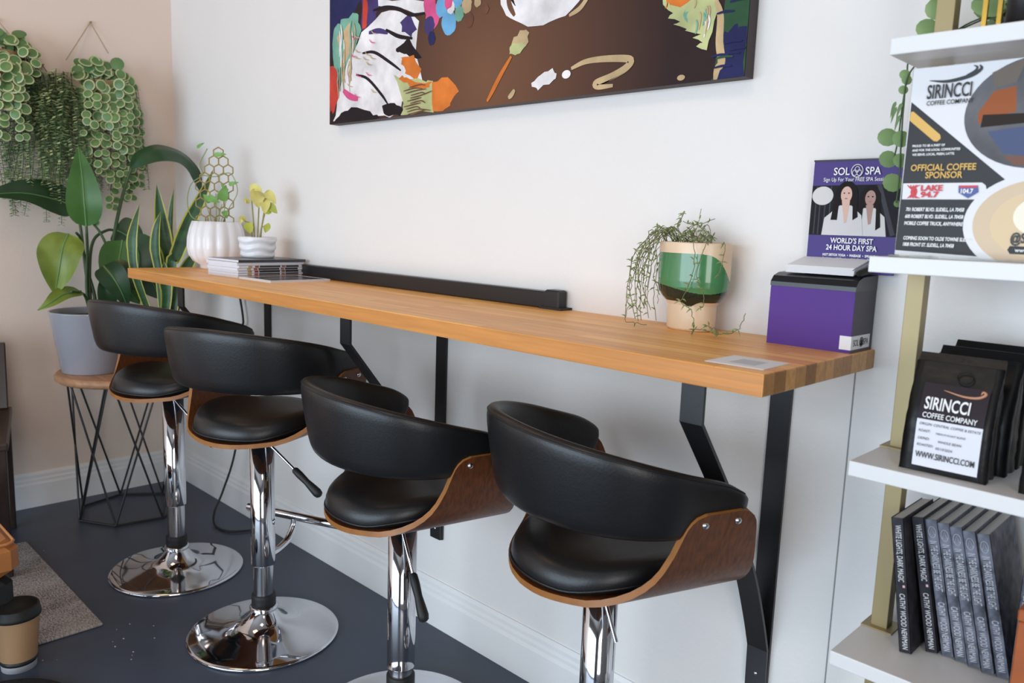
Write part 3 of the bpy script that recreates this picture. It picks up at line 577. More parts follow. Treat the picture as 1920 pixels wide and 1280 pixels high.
# stack of magazines, each its own
mags = []
mcols = [(226, 226, 232), (214, 218, 226), (232, 230, 228), (222, 216, 214), (204, 208, 216), (228, 228, 230)]
M_pages = mat('page_edges', rgb(224, 224, 230), 0.7, bump=0.3, bscale=400)
z = TZ; heights = [0.008, 0.007, 0.009, 0.008, 0.008, 0.010, 0.009]
spines = [(206, 200, 190), (150, 52, 48), (60, 50, 48), (44, 40, 40), (190, 150, 96), (216, 216, 222), (200, 202, 210)]
labs = ['white magazine lying at the bottom of the stack on the counter', 'magazine with red spine print, second from the bottom of the stack', 'magazine with dark spine print, third from the bottom of the stack', 'magazine in the middle of the stack on the counter', 'magazine with tan spine print, third from the top of the stack', 'thick white magazine just under the top one of the stack', 'dark-covered magazine lying on top of the stack by the small pot']
for k, h in enumerate(heights):
    t = thing('magazine', labs[k], 'magazine', (1.185 + rnd.uniform(-0.004, 0.004), -0.285 + rnd.uniform(-0.003, 0.003), z), 0.06 + rnd.uniform(-0.012, 0.012), 'magazines stacked on the counter')
    W_, L_ = 0.205, 0.262
    pg = MB(); pg.box((-W_, 0.0, 0.0008), (-0.001, L_, h - 0.0008)); pg.build('pages', M_pages, t)
    cvr = MB(); cvr.box((-W_ - 0.001, -0.001, h - 0.0008), (0.0, L_ + 0.001, h)); cvr.box((-W_ - 0.001, -0.001, 0), (0.0, L_ + 0.001, 0.0008)); cvr.box((-0.0008, -0.001, 0), (0.0, L_ + 0.001, h))
    if k < 5:
        for (a, b, mi) in ((0.035, 0.05, 1), (0.06, 0.075, 2), (0.078, 0.16, 3), (0.165, 0.18, 4), (0.182, 0.235, 3)): cvr.box((0.0, a, 0.0012), (0.0002, b, h - 0.0008), mi)
    tp = mat('dark_cover_print', rgb(62, 60, 64), 0.3, var=0.3, vscale=12) if k == 6 else mat('white_cover_%s' % 'print', rgb(226, 226, 232), 0.35)
    cvr.build('cover', [tp, mat('spine_ochre', rgb(190, 150, 90), 0.45), mat('spine_red', rgb(150, 56, 46), 0.45), mat('spine_black', rgb(44, 38, 38), 0.45), mat('spine_brown', rgb(130, 84, 56), 0.45)], t)
    z += h + 0.0003
t = thing('magazine', 'dark glossy magazine lying flat in front of the black rail', 'magazine', (1.405, -0.285, TZ), 0.03)
MB().box((-0.204, 0.001, 0.0008), (-0.001, 0.225, 0.0055)).build('pages', M_pages, t)
cvr = MB(); cvr.box((-0.205, 0, 0.0055), (0, 0.226, 0.0063)); cvr.box((-0.205, 0, 0), (0, 0.226, 0.0008)); cvr.box((-0.19, 0.012, 0.0063), (-0.012, 0.214, 0.0064), 1); cvr.box((-0.15, 0.03, 0.0064), (-0.06, 0.18, 0.0065), 2)
cvr.build('cover', [M_paper, mat('glossy_dark_photo', rgb(56, 52, 54), 0.2, var=0.5, vscale=10), mat('glossy_grey_photo', rgb(110, 104, 104), 0.2, var=0.4, vscale=16)], t)
# green glazed planter
GP = (2.815, -0.062, TZ + 0.0004)
t = thing('glazed_planter', 'cream pot with dripping green glaze and wiry plant on the counter', 'plant pot', GP)
M_gz = mat('cream_glaze', rgb(226, 200, 168), 0.3, var=0.06); M_gg = mat('green_glaze', rgb(74, 132, 84), 0.14, var=0.12, vscale=8, coat=0.5); M_dg = mat('dark_green_glaze', rgb(24, 40, 32), 0.12, coat=0.5)
prof = [(0.001, 0.0), (0.050, 0.0), (0.0545, 0.004), (0.0555, 0.02), (0.056, 0.045), (0.056, 0.054), (0.060, 0.060), (0.070, 0.070), (0.076, 0.080), (0.0795, 0.092), (0.081, 0.106), (0.0815, 0.125), (0.0812, 0.145), (0.081, 0.160), (0.081, 0.176), (0.0805, 0.184), (0.079, 0.186), (0.075, 0.184), (0.075, 0.172)]
NP = 180; rings = []
for r_, z_ in prof: rings.append([(r_ * math.cos(2 * PI * i / NP), 0.72 * r_ * math.sin(2 * PI * i / NP), z_) for i in range(NP)])
# refine rings so the glaze lines run smoothly
fine = []
for a, b in zip(rings, rings[1:]):
    d = abs(b[0][2] - a[0][2]); ns = max(1, int(d / 0.001))
    for k in range(ns): fine.append([tuple(a[i][c_] + (b[i][c_] - a[i][c_]) * k / ns for c_ in range(3)) for i in range(NP)])
fine.append(rings[-1])
vs = [p for r in fine for p in r]; fs = []; ms = []
for k in range(len(fine) - 1):
    for i in range(NP):
        j = (i + 1) % NP; a = 2 * PI * (i + 0.5) / NP; z_ = (fine[k][i][2] + fine[k + 1][i][2]) / 2; inner = k > len(fine) - 14
        lo = 0.062 - 0.010 * math.exp(-((a - 5.05) / 0.22) ** 2); dk = 0.088 + 0.007 * math.sin(2 * a); hi = 0.163 - 0.055 * max(0, math.cos(a - 0.30)) ** 5
        fs.append((k * NP + i, k * NP + j, (k + 1) * NP + j, (k + 1) * NP + i)); ms.append(0 if inner or z_ < lo or z_ > hi else (2 if z_ < dk else 1))
MB().add(vs, fs, ms, True).build('pot', [M_gz, M_gg, M_dg], t)
MB().lathe([(0.076, 0.168), (0.001, 0.172)], n=40, sy=0.72).build('soil', M_soil, t)
wr = MB(); R3 = random.Random(11)
def wiry(pts, leaflets=9, r=0.0008, ll=0.013):
    P = spline(pts, 6)
    for i in range(1, len(P) - 1):
        P[i] = P[i] + Vector((R3.uniform(-1, 1), R3.uniform(-0.6, 0.6), R3.uniform(-1, 1))) * 0.0022
    wr.tube(P, r, 4, 0)
    for k in range(leaflets):
        i = int(R3.uniform(0.2, 1.0) * (len(P) - 1)); p = P[i]; d = Vector((R3.uniform(-1, 1), R3.uniform(-0.9, 0.1), R3.uniform(-0.5, 1))).normalized()
        leaf(wr, [p, p + d * ll * 0.5, p + d * ll + Vector((0, 0, -0.003))], 0.0032, (0.6, -0.75, 0.3), 0.1, 1, cols=2, n=2)
for k in range(20):   # cascade on the left
    x0 = R3.uniform(-0.07, -0.01); xo = R3.uniform(-0.118, -0.058); zt = R3.uniform(0.0, 0.11); yo = R3.uniform(-0.10, -0.01)
    wiry([(x0, R3.uniform(-0.03, 0.02), 0.170), (x0 - 0.02, yo * 0.5, 0.20 + R3.uniform(0, 0.02)), (xo + 0.01, yo, 0.165), (xo - R3.uniform(0, 0.012), yo, (0.165 + zt) / 2), (xo + R3.uniform(-0.02, 0.02), yo, zt + 0.008)], 10)
for k in range(16):   # tangle over the rim
    a = R3.uniform(-0.07, 0.06); b = R3.uniform(-0.075, 0.085)
    wiry([(a, R3.uniform(-0.03, 0.03), 0.172), ((a + b) / 2, R3.uniform(-0.05, 0.02), R3.uniform(0.195, 0.225)), (b, R3.uniform(-0.05, 0.02), R3.uniform(0.178, 0.20))], 6)
for k in range(5): wiry([(R3.uniform(-0.05, 0.03), 0.0, 0.17), (R3.uniform(-0.04, 0.03), -0.01, 0.21), (R3.uniform(-0.05, 0.05), -0.01, R3.uniform(0.22, 0.262))], 7)
wiry([(0.04, -0.02, 0.172), (0.035, -0.062, 0.19), (0.042, -0.068, 0.13), (0.022, -0.066, 0.08), (0.012, -0.06, 0.06), (0.04, -0.066, 0.05), (0.05, -0.066, 0.012), (0.05, -0.068, 0.007)], 22)
wiry([(0.045, -0.02, 0.172), (0.06, -0.058, 0.185), (0.05, -0.066, 0.12), (0.066, -0.062, 0.075), (0.06, -0.06, 0.05)], 14)
wiry([(0.06, -0.01, 0.172), (0.085, -0.03, 0.188), (0.088, -0.035, 0.15), (0.08, -0.04, 0.12)], 6)
wiry([(-0.09, -0.05, 0.03), (-0.115, -0.06, 0.045), (-0.13, -0.06, 0.012), (-0.11, -0.065, 0.007), (-0.06, -0.075, 0.008)], 5)
wiry([(0.05, -0.066, 0.01), (0.08, -0.07, 0.012), (0.118, -0.075, 0.008), (0.15, -0.07, 0.02), (0.165, -0.07, 0.055)], 14)
wiry([(0.118, -0.075, 0.008), (0.10, -0.08, 0.02), (0.085, -0.075, 0.022)], 5)
wr.build('foliage', [mat('wiry_brown_stem', rgb(118, 116, 78), 0.6), mat('wiry_leaf', rgb(124, 138, 84), 0.5, var=0.3)], t)
# tent card / paper with printed square on the counter
t = thing('paper_card', 'white paper card lying flat near the counter right front edge', 'card', (0, 0, TZ))
MB().add([(3.062, -0.408, 0.0002), (3.062, -0.312, 0.0002), (3.160, -0.309, 0.0002), (3.163, -0.404, 0.0002), (3.062, -0.408, 0.0012), (3.062, -0.312, 0.0012), (3.160, -0.309, 0.0012), (3.163, -0.404, 0.0012)], [(0, 1, 2, 3), (4, 7, 6, 5), (0, 4, 5, 1), (1, 5, 6, 2), (2, 6, 7, 3), (3, 7, 4, 0)]).build('sheet', M_paper, t)
MB().box((3.092, -0.385, 0.0013), (3.137, -0.338, 0.0014)).build('print', mat('pale_grey_print', rgb(196, 196, 200), 0.6), t)

# spa sign-up box
bx = thing('sign_up_box', 'purple cardboard sign-up box with black lid at the right end of the counter', 'box', (0, 0, TZ))
x0, x1, yf, yb = 3.012, 3.1735, -0.101, -0.004
b_ = MB(); b_.box((x0, yf, 0), (x1, yb, 0.112)); b_.build('body', M_purple, bx)
b_ = MB(); b_.box((x1, yf + 0.0008, 0.0), (x1 + 0.0006, yb, 0.116)); b_.build('side_panel', M_boxside, bx)
lid = MB(); pr = [(yf - 0.001, 0.112), (yf - 0.0005, 0.120), (yf + 0.010, 0.131), (yf + 0.030, 0.137), (yb, 0.140), (yb, 0.112)]
lid.loft([[(x, y, z) for y, z in pr] for x in (x0 - 0.001, x1 + 0.001)], caps=True, smooth=False); lid.build('lid', mat('glossy_black_plastic', (0.012, 0.012, 0.014, 1), 0.3), bx)
lb = MB(); lb.box((x1 - 0.020, yf - 0.0006, 0.006), (x1 + 0.001, yf, 0.031)); lb.box((x1 + 0.0005, yf, 0.006), (x1 + 0.0012, yb - 0.012, 0.031)); sl = lb.build('sticker', M_paper, bx)
text('SOL', 0.017, (x1 + 0.0018, yf + 0.008, 0.0125), M_darkgrey, bx, rot=(PI / 2, 0, PI / 2), xs=0.85)
text('SPA', 0.017, (x1 + 0.0018, yf + 0.054, 0.0125), M_darkgrey, bx, rot=(PI / 2, 0, PI / 2), xs=0.85)
em = MB(); em.tube([(x1 + 0.0018, yf + 0.0455 + 0.0072 * math.cos(a), 0.0185 + 0.0085 * math.sin(a)) for a in [2 * PI * k / 20 for k in range(21)]], 0.0007, 4)
for k in (-1, 0, 1): em.tube([(x1 + 0.0018, yf + 0.0455 + k * 0.003, 0.012), (x1 + 0.0018, yf + 0.0455 + k * 0.002, 0.022 + (k == 0) * 0.003)], 0.0007, 4)
em.build('emblem', M_darkgrey, bx)
pd = thing('paper_pad', 'pad of white sign-up sheets resting on the purple box', 'paper pad', (0, 0, TZ))
pb = MB(); R5 = random.Random(5)
for k in range(9):
    dx_ = R5.uniform(-0.002, 0.002); zz = 0.1385 + 0.0016 * k
    pb.add([(x0 + 0.016 + dx_, yf + 0.022, zz), (x1 - 0.016 + dx_, yf + 0.022, zz), (x1 - 0.010 + dx_, yb - 0.022, zz + 0.016), (x0 + 0.026 + dx_, yb - 0.022, zz + 0.016), (x0 + 0.016 + dx_, yf + 0.022, zz + 0.0013), (x1 - 0.016 + dx_, yf + 0.022, zz + 0.0013), (x1 - 0.010 + dx_, yb - 0.022, zz + 0.0173), (x0 + 0.026 + dx_, yb - 0.022, zz + 0.0173)], [(0, 3, 2, 1), (4, 5, 6, 7), (0, 1, 5, 4), (1, 2, 6, 5), (2, 3, 7, 6), (3, 0, 4, 7)])
pb.build('sheets', M_paper, pd)
MB().tube([(x1 - 0.006, yf + 0.018, 0.143), (x1 - 0.004, yf + 0.022, 0.144), (x1 + 0.0, yb - 0.02, 0.152), (x1 + 0.0, yb - 0.012, 0.153)], [0.0045, 0.006, 0.006, 0.004], 10).build('pen', M_rubber)
tag(bpy.data.objects['pen'], 'black marker lying beside the white pad on the purple box', 'pen'); bpy.data.objects['pen'].location = (0, 0, TZ)
# spa sign standing behind the box
SX0, SX1, SZ0, SZ1, SY = 3.042, 3.2065, TZ + 0.141, 1.4075, -0.0225
sg = thing('spa_sign', 'tall purple spa advertising sign standing on the purple box', 'sign', (0, 0, 0))
MB().box((SX0, SY, SZ0), (SX1, SY + 0.006, SZ1)).build('board', M_purple2, sg)
MB().box((SX0 - 0.0008, SY - 0.001, SZ1 - 0.002), (SX1 + 0.0008, SY + 0.007, SZ1 + 0.0012)).build('top_edge', M_blackprint, sg)
W_ = SX1 - SX0; H_ = SZ1 - SZ0
def sp(u, v): return (SX0 + u * W_, SZ1 - v * H_)
pr = MB(); LY = [SY - 0.0002]
def poly(mb, pts, mi, y=None):
    LY[0] -= 0.00006; yy = LY[0]; out = [(p[0], yy, p[1]) for p in pts]
    ar = sum(out[i][0] * out[(i + 1) % len(out)][2] - out[(i + 1) % len(out)][0] * out[i][2] for i in range(len(out)))
    if ar < 0: out.reverse()
    mb.add(out, [tuple(range(len(out)))], mi)
def ell(c, rx, rz, n=20, rot=0.0): return [(c[0] + rx * math.cos(a) * math.cos(rot) - rz * math.sin(a) * math.sin(rot), c[1] + rx * math.cos(a) * math.sin(rot) + rz * math.sin(a) * math.cos(rot)) for a in [2 * PI * k / n for k in range(n)]]
poly(pr, [sp(0.0, 0.225), sp(1.0, 0.215), sp(1.0, 0.668), sp(0.0, 0.668)], 0)
for u in (0.05, 0.1, 0.16, 0.22): poly(pr, [sp(u, 0.23), sp(u + 0.014, 0.23), sp(u + 0.014, 0.66), sp(u, 0.66)], 1)
poly(pr, [sp(0.74, 0.22), sp(0.79, 0.22), sp(0.98, 0.65), sp(0.93, 0.66)], 1)
def figure(u, v, k, skin, hair_l):
    poly(pr, ell(sp(u, v + 0.10 * k), 0.165 * k * W_ * 0.85, 0.16 * k * H_), 2)
    poly(pr, [sp(u - 0.11 * k, v + 0.02), sp(u + 0.13 * k, v + 0.02), sp(u + 0.17 * k, v + hair_l), sp(u + 0.07 * k, v + hair_l + 0.02), sp(u - 0.15 * k, v + hair_l - 0.02)], 2)
    poly(pr, [sp(u - 0.27 * k, 0.666), sp(u - 0.25 * k, v + 0.29 * k), sp(u - 0.07 * k, v + 0.17 * k), sp(u + 0.07 * k, v + 0.17 * k), sp(u + 0.20 * k, v + 0.26 * k), sp(u + 0.24 * k, 0.666)], 3)
    poly(pr, [sp(u - 0.05 * k, v + 0.12), sp(u + 0.05 * k, v + 0.12), sp(u + 0.03, v + 0.33 * k), sp(u, v + 0.34 * k)], skin)
    poly(pr, ell(sp(u, v + 0.07 * k), 0.068 * k * W_, 0.078 * k * H_), skin)
    for e_ in (-1, 1): poly(pr, ell(sp(u + e_ * 0.028 * k, v + 0.055 * k), 0.011 * W_, 0.006 * H_, 8), 2)
    poly(pr, ell(sp(u, v + 0.105 * k), 0.018 * W_, 0.006 * H_, 8), 6)
    poly(pr, [sp(u - 0.14 * k, v + 0.12), sp(u - 0.08 * k, v + 0.12), sp(u - 0.09 * k, v + hair_l), sp(u - 0.17 * k, v + hair_l)], 2)
    poly(pr, [sp(u + 0.08 * k, v + 0.10), sp(u + 0.13 * k, v + 0.12), sp(u + 0.16 * k, v + hair_l - 0.03), sp(u + 0.10 * k, v + hair_l)], 2)
figure(0.68, 0.275, 0.86, 5, 0.34); figure(0.41, 0.240, 0.94, 4, 0.29)
poly(pr, ell(sp(0.135, 0.315), 0.125 * W_, 0.083 * H_, 28), 3)
pr.build('photo_print', [mat('photo_dark', rgb(34, 34, 40), 0.6, spec=0.15), mat('photo_grey', rgb(70, 70, 76), 0.6, spec=0.15), mat('hair_print', rgb(30, 24, 24), 0.6, spec=0.15), mat('robe_print', rgb(214, 212, 212), 0.6, spec=0.15), mat('skin_light_print', rgb(206, 160, 138), 0.3), mat('skin_tan_print', rgb(156, 104, 84), 0.3), mat('lip_print', rgb(150, 76, 74), 0.3)], sg)
ty = SY - 0.0035
def sgt(body, u, v, size, **k): c_ = sp(u, v); return text(body, size, (c_[0], ty, c_[1]), M_white_ink, sg, align='CENTER', **k)
sgt('SOL', 0.335, 0.132, 0.0195, bold=0.012, xs=0.88); sgt('SPA', 0.685, 0.132, 0.0195, bold=0.012, xs=0.88)
sgt('Sign Up For Your FREE SPA Session', 0.495, 0.188, 0.0102, xs=0.80)
em = MB(); ec = sp(0.51, 0.098)
em.tube([(ec[0] + 0.0105 * math.cos(a), ty, ec[1] + 0.0115 * math.sin(a)) for a in [2 * PI * k / 24 for k in range(25)]], 0.0009, 4)
for k in range(3):
    c2 = (ec[0] + (0, -0.004, 0.004)[k], ec[1] + (0.0025, -0.0035, -0.0035)[k])
    em.tube([(c2[0] + 0.0042 * math.cos(a), ty, c2[1] + 0.0052 * math.sin(a)) for a in [2 * PI * j / 16 for j in range(17)]], 0.0007, 4)
em.build('emblem', M_white_ink, sg)
sgt("WORLD'S FIRST", 0.52, 0.735, 0.0138, bold=0.02, xs=0.82); sgt('24 HOUR DAY SPA', 0.52, 0.797, 0.0138, bold=0.02, xs=0.82)
sgt('HOT DETOX YOGA  \u2022  MASSAGE  \u2022  SPRAY TAN', 0.52, 0.852, 0.0062, bold=0.03, xs=0.80)
sgt('Red Light  \u2022  UV Tanning  \u2022  Light Facial  \u2022  Tank Float', 0.52, 0.882, 0.0056, xs=0.86)
sgt('ROBERT BLVD.  \u2022  SLIDELL, LA 70458', 0.52, 0.922, 0.0050, bold=0.02, xs=0.74)

# ------------------------------------------------------------------ white and gold shelf unit
SHX0, SHX1, SHY0, SHY1 = 3.267, 4.15, -0.302, -0.006
st = thing('shelf_unit', 'white display shelf with gold square posts at the right end of the counter', 'shelf', (0, 0, 0))
levels = [0.277, 0.597, 0.917, 1.237, 1.553, 1.873]
for zt in levels:
    MB().box((SHX0, SHY0, zt - 0.024), (SHX1, SHY1, zt)).build('shelf_board', M_white_lam, st, bevel=0.0015)
for px in (3.2925, SHX1 - 0.0255):
    zs = [0.0] + levels
    for a, b in zip(zs, zs[1:]):
        p = MB().box((px - 0.0135, -0.1635, a), (px + 0.0135, -0.1365, b - 0.024)).build('post', M_gold, st, bevel=0.001)
        MB().box((px - 0.0255, -0.1755, a), (px + 0.0255, -0.1245, a + 0.003)).build('flange', M_gold, p)

# promotional poster on the upper shelf
PX0, PX1, PZ0, PZ1, PY = 3.282, 3.487, 1.247, 1.5175, -0.24
ps = thing('coffee_poster', 'white and charcoal coffee sponsor poster in clear holder on the shelf', 'poster', (0, 0, 0))
M_acr = mat('clear_acrylic', (0.9, 0.92, 0.92, 1), 0.06, trans=0.95, spec=0.4)
MB().box((PX0 - 0.002, PY - 0.02, 1.2372), (PX1 + 0.002, PY + 0.05, 1.2400)).box((PX0 - 0.001, PY + 0.0012, 1.2400), (PX1 + 0.001, PY + 0.0036, PZ1 + 0.001)).build('holder', M_acr, ps)
MB().box((PX0, PY, PZ0 - 0.006), (PX1, PY + 0.001, PZ1)).build('sheet', M_paper, ps)
pp = MB(); LY[0] = PY - 0.0002
def P2(px, py):   # point on the sheet from sheet fractions
    return (PX0 + px * (PX1 - PX0), PZ1 - py * (PZ1 - PZ0))
def from_photo(x, y): return ((x - 1678 - (468 - y) * 0.094) / 258.0, (y - 130) / 338.0)
def pf(x, y): return P2(*from_photo(x, y))
poly(pp, [pf(1706, 190), pf(1872, 343), pf(1845, 376), pf(1824, 420), pf(1835, 452), pf(1850, 474), pf(1678, 468)], 0)
poly(pp, [pf(1705, 208), pf(1710, 208), pf(1757, 253), pf(1758, 260), pf(1752, 265), pf(1746, 264), pf(1703, 224)], 1)
poly(pp, [pf(1692, 341), pf(1828, 341), pf(1834, 346), pf(1836, 356), pf(1834, 366), pf(1828, 371), pf(1690, 371)], 2)
poly(pp, ell(pf(1916, 222), 0.094, 0.0765, 48), 3)
poly(pp, [pf(1820, 218), pf(1845, 182), pf(1880, 176), pf(1880, 220), pf(1840, 228), pf(1820, 238)], 4)
poly(pp, [pf(1828, 222), pf(1914, 224), pf(1912, 236), pf(1906, 240), pf(1900, 292), pf(1896, 292), pf(1896, 240), pf(1824, 244)], 5)
poly(pp, [pf(1836, 252), pf(1894, 246), pf(1894, 296), pf(1860, 290)], 6)
poly(pp, [pf(1860, 296), pf(1905, 296), pf(1920, 312), pf(1880, 312)], 7)
poly(pp, [pf(1842, 150), pf(1896, 130), pf(1880, 170), pf(1846, 178)], 8)
poly(pp, ell(pf(1918, 414), 0.0955, 0.072, 48), 2); poly(pp, ell(pf(1918, 414), 0.083, 0.0625, 48), 9)
poly(pp, ell(pf(1920, 414), 0.062, 0.047, 40), 10); poly(pp, ell(pf(1916, 400), 0.03, 0.026, 30), 11)
poly(pp, [pf(1874, 452), pf(1940, 452), pf(1940, 466), pf(1874, 466), pf(1870, 459)], 0)
# cup swirl logo
def swirl(mb, pts, w0, mi): 
    P3 = spline([(p[0], 0, p[1]) for p in pts], 6); a = []; b = []
    for i, p in enumerate(P3):
        t_ = (P3[min(i + 1, len(P3) - 1)] - P3[max(i - 1, 0)]).normalized(); nn = Vector((-t_.z, 0, t_.x)); k = w0 * math.sin(PI * (i + 0.5) / len(P3)) ** 0.7 / 2
        a.append(p + nn * k); b.append(p - nn * k)
    poly(mb, [(q.x, q.z) for q in a + b[::-1]], mi)
swirl(pp, [pf(1738, 154), pf(1770, 158), pf(1806, 152), pf(1824, 142), pf(1822, 134)], 0.0055, 12)
swirl(pp, [pf(1800, 150), pf(1814, 144), pf(1818, 138), pf(1812, 134)], 0.003, 12)
poly(pp, ell(pf(1712, 357), 0.005, 0.007, 10), 13)
for k in range(5): swirl(pp, [pf(1712, 357), pf(1704 + 3 * k, 348), pf(1700 + 6 * k, 344)], 0.0018, 13); swirl(pp, [pf(1712, 357), pf(1704 + 3 * k, 366), pf(1700 + 6 * k, 369)], 0.0018, 13)
poly(pp, [pf(1790, 346), pf(1822, 346), pf(1823, 358), pf(1806, 369), pf(1790, 359)], 14); poly(pp, [pf(1791, 346), pf(1821, 346), pf(1821, 350), pf(1791, 350)], 13)
pp.build('print', [M_darkgrey, M_yel, M_paper, mat('photo_room', rgb(104, 104, 108), 0.6, spec=0.15, var=0.3, vscale=18), mat('photo_brick', rgb(158, 92, 58), 0.6, spec=0.15), mat('photo_bench', rgb(52, 44, 40), 0.6, spec=0.15), mat('photo_rug', rgb(86, 96, 128), 0.6, spec=0.15), mat('photo_warm', rgb(126, 92, 82), 0.6, spec=0.15), mat('photo_chair', rgb(118, 108, 100), 0.6, spec=0.15), mat('photo_cup', rgb(206, 180, 146), 0.35), mat('photo_latte', rgb(214, 186, 142), 0.35), mat('photo_foam', rgb(238, 228, 208), 0.35), M_blackprint, M_red, M_blue], ps)
ty = LY[0] - 0.0006
def pst(body, x, y, size, m, **k): c_ = pf(x, y); return text(body, size, (c_[0], ty, c_[1]), m, ps, **k)
pst('SIRINCCI', 1733, 187, 0.0285, M_darkgrey, xs=0.535, bold=0.014)
pst('COFFEE COMPANY', 1733, 199, 0.0092, M_darkgrey, xs=0.80, bold=0.012)
pst('PROUD TO BE A PART OF', 1709, 274, 0.0046, M_white_ink, xs=0.85, bold=0.03)
pst('AND FOR THE LOCAL COMMUNITIES', 1709, 282, 0.0046, M_white_ink, xs=0.85, bold=0.03)
pst('WE SERVE. LOCAL, FRESH, LATTE.', 1709, 290, 0.0046, M_white_ink, xs=0.85, bold=0.03)
pst('OFFICIAL COFFEE', 1706, 318, 0.0132, M_yel, xs=0.86, bold=0.02); pst('SPONSOR', 1732, 332, 0.0132, M_yel, xs=0.86, bold=0.02)
pst('LAKE', 1724, 355, 0.0115, M_red, xs=1.15, bold=0.04); pst('94.7', 1724, 367, 0.0115, M_red, xs=1.25, bold=0.04)
pst('104.7', 1792, 360, 0.0092, M_white_ink, xs=0.85, bold=0.03)
for k, (b_, y) in enumerate((('701 ROBERT BLVD. SLIDELL, LA 70458', 393), ('600 ROBERT BLVD. SLIDELL, LA 70458', 406), ('MOBILE COFFEE TRUCK, ANYWHERE', 419), ('COMING SOON TO OLDE TOWNE SLIDELL', 447), ('1808 FRONT ST. SLIDELL, LA 70458', 459))):
    pst(b_, 1698 - k * 1.5, y, 0.0074, M_white_ink, xs=(0.66, 0.66, 0.66, 0.66, 0.64)[k], bold=0.03, shear=0.15)
pst('@SIRINCCI', 1874, 446, 0.019, M_blackprint, xs=0.68, bold=0.03); pst('www.sirincci.com', 1882, 462, 0.0075, M_white_ink, bold=0.02)

